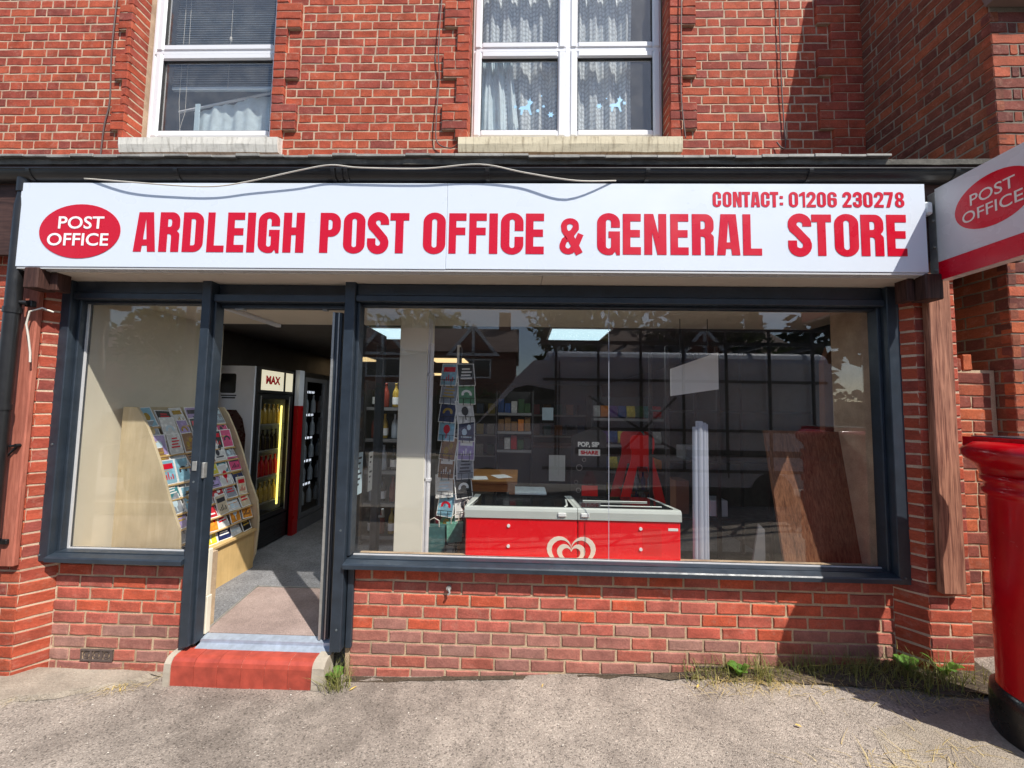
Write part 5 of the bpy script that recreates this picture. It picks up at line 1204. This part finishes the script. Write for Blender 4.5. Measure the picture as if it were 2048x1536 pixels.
# crisps stand
shelf_unit('dark stand of crisp packets behind the red bottle rack', .95, 2.75, 1.0, .4, [.35, .7, 1.05, 1.4], 'shelf_dark')
for k, z in enumerate((.35, .7, 1.05, 1.4)):
    for i in range(8):
        ci = [0, 9, 6, 7, 5, 8, 1, 4][(i * 3 + k * 5) % 8]
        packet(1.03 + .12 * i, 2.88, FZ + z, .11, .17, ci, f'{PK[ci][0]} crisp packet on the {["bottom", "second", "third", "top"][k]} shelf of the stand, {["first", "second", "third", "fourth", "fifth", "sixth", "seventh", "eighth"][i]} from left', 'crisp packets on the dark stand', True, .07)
shelf_unit('dark wall of shelves at the far end of the shop', -1.4, 5.0, 3.2, .35, [.2, .6, 1.0, 1.4], 'shelf_dark')
for k, z in enumerate((.6, 1.0, 1.4)):
    for i in range(14):
        ci = (i * 7 + k * 3) % 10
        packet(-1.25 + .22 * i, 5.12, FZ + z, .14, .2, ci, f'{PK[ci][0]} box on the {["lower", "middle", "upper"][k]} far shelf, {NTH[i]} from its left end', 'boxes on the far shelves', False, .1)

# ------------------------------------------------------------------ weeds, straw and grit on the ground
def blades(n, fx, fy, hmin, hmax, wd, flat=0.0, zoff=0.0):
    mb = MB()
    for _ in range(n):
        x, y = fx(), fy(); h = rnd.uniform(hmin, hmax); a = rnd.uniform(0, 2 * pi); lean = rnd.uniform(.2, .9) + flat; z = gz(x) + zoff
        dx, dy = cos(a), sin(a); px, py = -dy * wd * rnd.uniform(.6, 1.3), dx * wd; pts = []
        for t in (0, .4, .75, 1):
            b = lean * h * t * t; pts.append((x + dx * b, y + dy * b, z + h * (t - .35 * lean * t * t) * (1 - min(flat, .92)) + .004, 1 - t * .85))
        vs = []
        for X, Y, Z, k in pts: vs += [(X - px * k, Y - py * k, Z), (X + px * k, Y + py * k, Z)]
        mb.add(vs, [(0, 1, 3, 2), (2, 3, 5, 4), (4, 5, 7, 6)])
    return mb
def clumps(cs_, spread): 
    def f():
        cx, cy, s = rnd.choice(cs_); f.c = (cy, s); return cx + rnd.gauss(0, s * spread)
    def g(): cy, s = f.c; return min(-.012, cy + rnd.gauss(0, s * spread * .5))
    return f, g
GR = [(-1.13, -.06, .05), (-1.1, -.12, .04), (1.12, -.06, .06), (1.3, -.05, .06), (1.42, -.08, .07), (1.55, -.06, .05), (1.7, -.05, .07), (1.85, -.06, .07), (1.95, -.09, .08), (2.1, -.09, .08), (2.25, -.15, .09), (2.35, -.22, .09), (2.45, -.2, .1), (2.2, -.14, .08), (2.3, -.1, .08)]
f, g = clumps(GR, 1.0); stuff('weeds', blades(900, f, g, .025, .17, .0024), 'grass_green', None, 'green weeds and grass growing along the foot of the brick stall riser', 'weeds')
GT = [(1.98, -.1, .06), (2.12, -.12, .07), (2.25, -.16, .07), (2.36, -.2, .07), (2.2, -.24, .06), (1.75, -.06, .04), (1.45, -.06, .03)]
f, g = clumps(GT, 1.0); stuff('tall_grass', blades(230, f, g, .10, .24, .0024, .1), 'grass_green', None, 'taller wild grass in the shaded corner left of the pillar box', 'weeds')
GD = GR[2:] + [(-2.95, -.12, .09), (-2.9, -.2, .07), (-2.45, -.1, .08), (-2.4, -.14, .06), (1.6, -.14, .1), (1.3, -.1, .1), (2.0, -.2, .12), (2.35, -.3, .1), (1.9, -.85, .1), (1.75, -.7, .12), (1.55, -.75, .12), (1.95, -.62, .08), (1.5, -.95, .1)]
f, g = clumps(GD, 1.2); stuff('dry_grass', blades(1500, f, g, .03, .12, .0018, .7), 'grass_dry', None, 'dry straw and dead grass lying by the wall foot and on the tarmac', 'dry grass')
def leafplant(name, label, x, y, n, L):
    t = thing(name, label, 'weed', (x, y, gz(x))); 
    for i in range(n):
        a = 2 * pi * i / n + rnd.uniform(-.3, .3); l = L * rnd.uniform(.7, 1.1); mb = MB(); vs = []; 
        for s_, wdt, hh in ((0, .004, 0), (.35, .016, .55), (.65, .024, .8), (.88, .014, .85), (1, .002, .8)):
            vs += [(cos(a) * l * s_ * .7 + sin(a) * wdt, sin(a) * l * s_ * .7 - cos(a) * wdt, hh * l * .9), (cos(a) * l * s_ * .7 - sin(a) * wdt, sin(a) * l * s_ * .7 + cos(a) * wdt, hh * l * .9)]
        mb.add(vs, [(0, 1, 3, 2), (2, 3, 5, 4), (4, 5, 7, 6), (6, 7, 9, 8)]); obj('leaf', mb, 'dandelion', t)
leafplant('dandelion', 'broad leaved dandelion beside the black foot of the pillar box', 2.44, -.14, 7, .13)
leafplant('dandelion', 'dandelion clump in the shaded corner under the weathered timber post', 2.28, -.09, 8, .10)
leafplant('dandelion', 'small dandelion at the foot of the riser right of the doorstep', 1.33, -.05, 6, .09)
leafplant('dandelion', 'tiny dandelion growing against the right cement end of the doorstep', -1.12, -.05, 6, .09)
mb = MB()
for _ in range(520):
    x = rnd.uniform(-3.4, 3.0); y = -abs(rnd.gauss(0, .55)) - .03; s_ = rnd.choice((.002, .0025, .003, .003, .004, .0045, .006)); z = gz(x) + .004
    vs = [(x + s_ * rnd.uniform(-1, 1), y + s_ * rnd.uniform(-1, 1), z + s_ * .3 * rnd.uniform(0, 1)) for _ in range(4)]
    a = [(x + s_, y, z), (x - s_ * .6, y + s_ * .8, z), (x - s_ * .7, y - s_ * .7, z), (x + rnd.uniform(-.3, .3) * s_, y, z + s_ * .8)]
    mb.add(a, [(0, 1, 3), (1, 2, 3), (2, 0, 3), (0, 2, 1)])
stuff('grit', mb, 'pebble', None, 'pale stone chips and grit scattered over the tarmac pavement', 'grit')
mb = MB()
for x, y in ((1.05, -.13), (-.98, -.12), (-2.35, -.17), (.15, -.1), (1.42, -.42), (-2.7, -.2)):
    a = rnd.uniform(0, 6); z = gz(x) + .007; l, w_ = rnd.uniform(.012, .026), rnd.uniform(.004, .008); c, s_ = cos(a), sin(a)
    mb.add([(x + c * u * l - s_ * v * w_, y + s_ * u * l + c * v * w_, z + .006 * abs(v) + .004 * abs(u)) for u, v in ((-1, 0), (-.3, .8), (.5, .7), (1, 0), (.5, -.7), (-.3, -.8))], [(0, 1, 2, 3), (0, 3, 4, 5)])
stuff('leaf_litter', mb, 'leaf_litter', None, 'yellow fallen leaves lying on the tarmac near the wall', 'leaf litter')

# ------------------------------------------------------------------ street behind, seen mirrored in the glass
vn = thing('van', 'pale panel van with roof and side rack mirrored in the shop window', 'van', (0, -3.9, 0))
bodyp = [(-1.35, .45), (-1.35, 1.0), (-1.2, 1.28), (-.75, 1.42), (-.1, 2.2), (.2, 2.5), (5.12, 2.5), (5.16, .45)]
obj('body', MB().prism(bodyp, -2.0, 0, 'Y'), 'van_paint', vn)
obj('roof', MB().prism([(-.01, 2.49), (-.03, 2.57), (-.09, 2.64), (-.22, 2.69), (-1.78, 2.69), (-1.91, 2.64), (-1.97, 2.57), (-1.99, 2.49)], .45, 5.08, 'X'), 'van_paint', vn)
obj('window', MB().prism([(-.72, 1.42), (.55, 1.45), (.55, 2.0), (.1, 2.08), (-.12, 2.02)], 0, .012, 'Y'), 'van_glass', vn)
obj('trim', MB().box(.9, 5.0, 0, .02, .95, 1.05).box(.62, .64, 0, .006, .6, 2.5).box(2.0, 2.02, 0, .006, .6, 2.4).box(3.4, 3.42, 0, .006, .6, 2.4), 'rack_metal', vn)
for x in (-.55, 4.1):
    wh = obj('wheel', MB().lathe([(.0, -.1), (.22, -.1), (.34, -.08), (.34, .08), (.22, .1), (0, .1)], n=20), 'iron_black', vn, (x, -.06, .36), (radians(90), 0, 0))
rkk = MB()
for x in (.55, 1.25, 1.95, 2.65, 3.35, 4.05, 4.75): rkk.box(x, x + .035, .05, .085, .7, 3.05)
for z in (.7, 1.35, 2.15, 3.0): rkk.box(.35, 4.95, .09, .13, z, z + .045)
for x in (.6, 1.7, 2.8, 3.9, 4.8): rkk.box(x, x + .05, -1.9, .05, 2.74, 2.79)
rkk.box(.3, 5.0, -.02, .02, 2.78, 2.84)
rkk.tube([(1.1, .18, 1.9), (2.2, .18, 1.2), (2.8, .18, .9)], .02, 6); rkk.tube([(2.5, .18, 1.9), (1.6, .18, 1.0)], .02, 6)
obj('side_rack', rkk, 'rack_metal', vn)
ca = thing('parked_car', 'dark parked car in the road mirrored at the left of the window', 'car', (-5.6, -4.4, 0))
obj('body', MB().prism([(-2.1, .3), (-2.1, .85), (-1.4, .98), (-.7, 1.45), (.7, 1.48), (1.3, 1.02), (2.05, .9), (2.15, .3)], -1.7, 0, 'Y'), 'car_paint', ca)
obj('window', MB().prism([(-1.2, 1.0), (-.65, 1.38), (.62, 1.4), (1.1, 1.02)], 0, .01, 'Y'), 'van_glass', ca)
for x in (-1.35, 1.35): obj('wheel', MB().lathe([(.0, -.09), (.2, -.09), (.31, -.07), (.31, .07), (.2, .09), (0, .09)], n=20), 'iron_black', ca, (x, -.06, .26), (radians(90), 0, 0))
def house(x, w, label, gables):
    t = thing('house', label, 'house', (x, -21, 0))
    obj('wall', MB().box(-w / 2, w / 2, -7, 0, -.2, 5.2), 'house_brick', t)
    obj('roof', MB().prism([(.4, 5.1), (-3.5, 7.3), (-7.4, 5.1)], -w / 2 - .2, w / 2 + .2, 'X'), 'roof_tile', t)
    for gx in gables:
        obj('gable', MB().prism([(gx - 1.5, 4.9), (gx + 1.5, 4.9), (gx, 6.7)], -.5, .25, 'Y'), 'house_brick', t)
        g_ = obj('barge_board', MB().prism([(gx - 1.65, 4.85), (gx - 1.4, 4.85), (gx, 6.55), (gx + 1.4, 4.85), (gx + 1.65, 4.85), (gx, 6.85)], .26, .36, 'Y').box(gx - .08, gx + .08, .26, .34, 4.9, 6.5).box(gx - 1.4, gx + 1.4, .26, .34, 4.85, 5.02), 'upvc', t)
        wn = obj('window', MB().box(gx - 1.1, gx + 1.1, 0.01, .06, 3.5, 4.7), 'upvc', t); obj('pane', MB().box(gx - 1.0, gx - .05, .06, .07, 3.6, 4.6).box(gx + .05, gx + 1.0, .06, .07, 3.6, 4.6), 'van_glass', wn)
    obj('chimney', MB().box(w / 2 - 1.2, w / 2 - .4, -3.9, -3.1, 6.5, 8.4), 'house_brick', t); return t
house(-6.2, 11.5, 'brick house with white gable trusses across the road mirrored in the glass', [-2.4, 3.2])
house(-22, 14, 'red roofed house far left across the road mirrored in the small pane', [2.0])
house(11, 12, 'brick house across the road hidden behind the van reflection', [0])
def tree(x, y, h, r, label, dense, m='foliage', n=2600):
    t = thing('tree', label, 'tree', (x, y, 0)); mb = MB(); mb.tube([(0, 0, 0), (.1, .05, h * .4), (0, 0, h * .75)], [.22, .16, .06], 8)
    for i in range(5): a = i * 1.26; mb.tube([(0.05, 0, h * (.35 + .06 * i)), (cos(a) * r * .6, sin(a) * r * .6, h * (.6 + .06 * i))], [.08, .02], 6)
    obj('trunk', mb, 'bark', t); mb = MB(); cl_ = [(rnd.gauss(0, r * .45), rnd.gauss(0, r * .45), h * .68 + rnd.gauss(0, r * .42), r * rnd.uniform(.25, .5)) for _ in range(16)]
    for _ in range(n):
        cx, cy, cz, cr = rnd.choice(cl_); v = Vector((rnd.gauss(0, 1), rnd.gauss(0, 1), rnd.gauss(0, 1))).normalized() * cr * rnd.uniform(.55, 1.05); p = Vector((cx, cy, cz)) + v
        u = Vector((rnd.gauss(0, 1), rnd.gauss(0, 1), rnd.gauss(0, 1))).normalized(); q = u.orthogonal().normalized(); s_ = dense * rnd.uniform(.6, 1.3)
        mb.add([p - u * s_, p + q * s_ * .5, p + u * s_, p - q * s_ * .5], [(0, 1, 2, 3)])
    obj('crown', mb, m, t)
tree(-16.5, -15, 7.2, 2.6, 'leafy tree across the road mirrored in the left shop pane', .22)
tree(-9.0, -30, 11.5, 3.2, 'tall tree behind the gabled house mirrored at top of the window', .3)
tree(3.2, -26, 11.8, 4.0, 'broad pale tree above the van mirrored in the window', .3)
tree(11.5, -9.5, 8.0, 3.4, 'dark tree beside the road mirrored at the right end of the window', .26, 'foliage_dark', 3600)
tree(18, -13, 9.0, 3.8, 'dark tree farther along the road at the right of the mirror image', .3, 'foliage_dark', 3000)
tree(12.5, -24, 11.5, 4.4, 'dark tree right of the van mirrored near the window head', .32, 'foliage_dark')
mb = MB()
for _ in range(7600):
    x = rnd.uniform(-18, 26); z = rnd.uniform(.05, 2.4 + .2 * sin(x * 2)); y = -13.2 + rnd.gauss(0, .25); p = Vector((x, y, z)); u = Vector((rnd.gauss(0, 1), rnd.gauss(0, 1), rnd.gauss(0, 1))).normalized(); q = u.orthogonal().normalized()
    mb.add([p - u * .16, p + q * .1, p + u * .16, p - q * .1], [(0, 1, 2, 3)])
hg = tag(obj('hedge', mb, 'foliage_dark'), 'tall dark hedge in front of the houses across the road', 'hedge')
obj('core', MB().box(-18, 26, -13.45, -13.0, 0, 2.15), 'foliage_dark', hg)
tp = thing('utility_pole', 'wooden utility pole with a sagging wire mirrored in the left pane', 'utility pole', (-9.6, -8.2, 0))
obj('pole', MB().tube([(0, 0, 0), (0, 0, 7.5)], [.14, .1], 10), 'bark', tp)
obj('wire', MB().tube([(0, 0, 5.2), (2, -2, 4.45), (4.5, -5, 3.9), (9, -11, 4.4)], .02, 5), 'rope', tp)
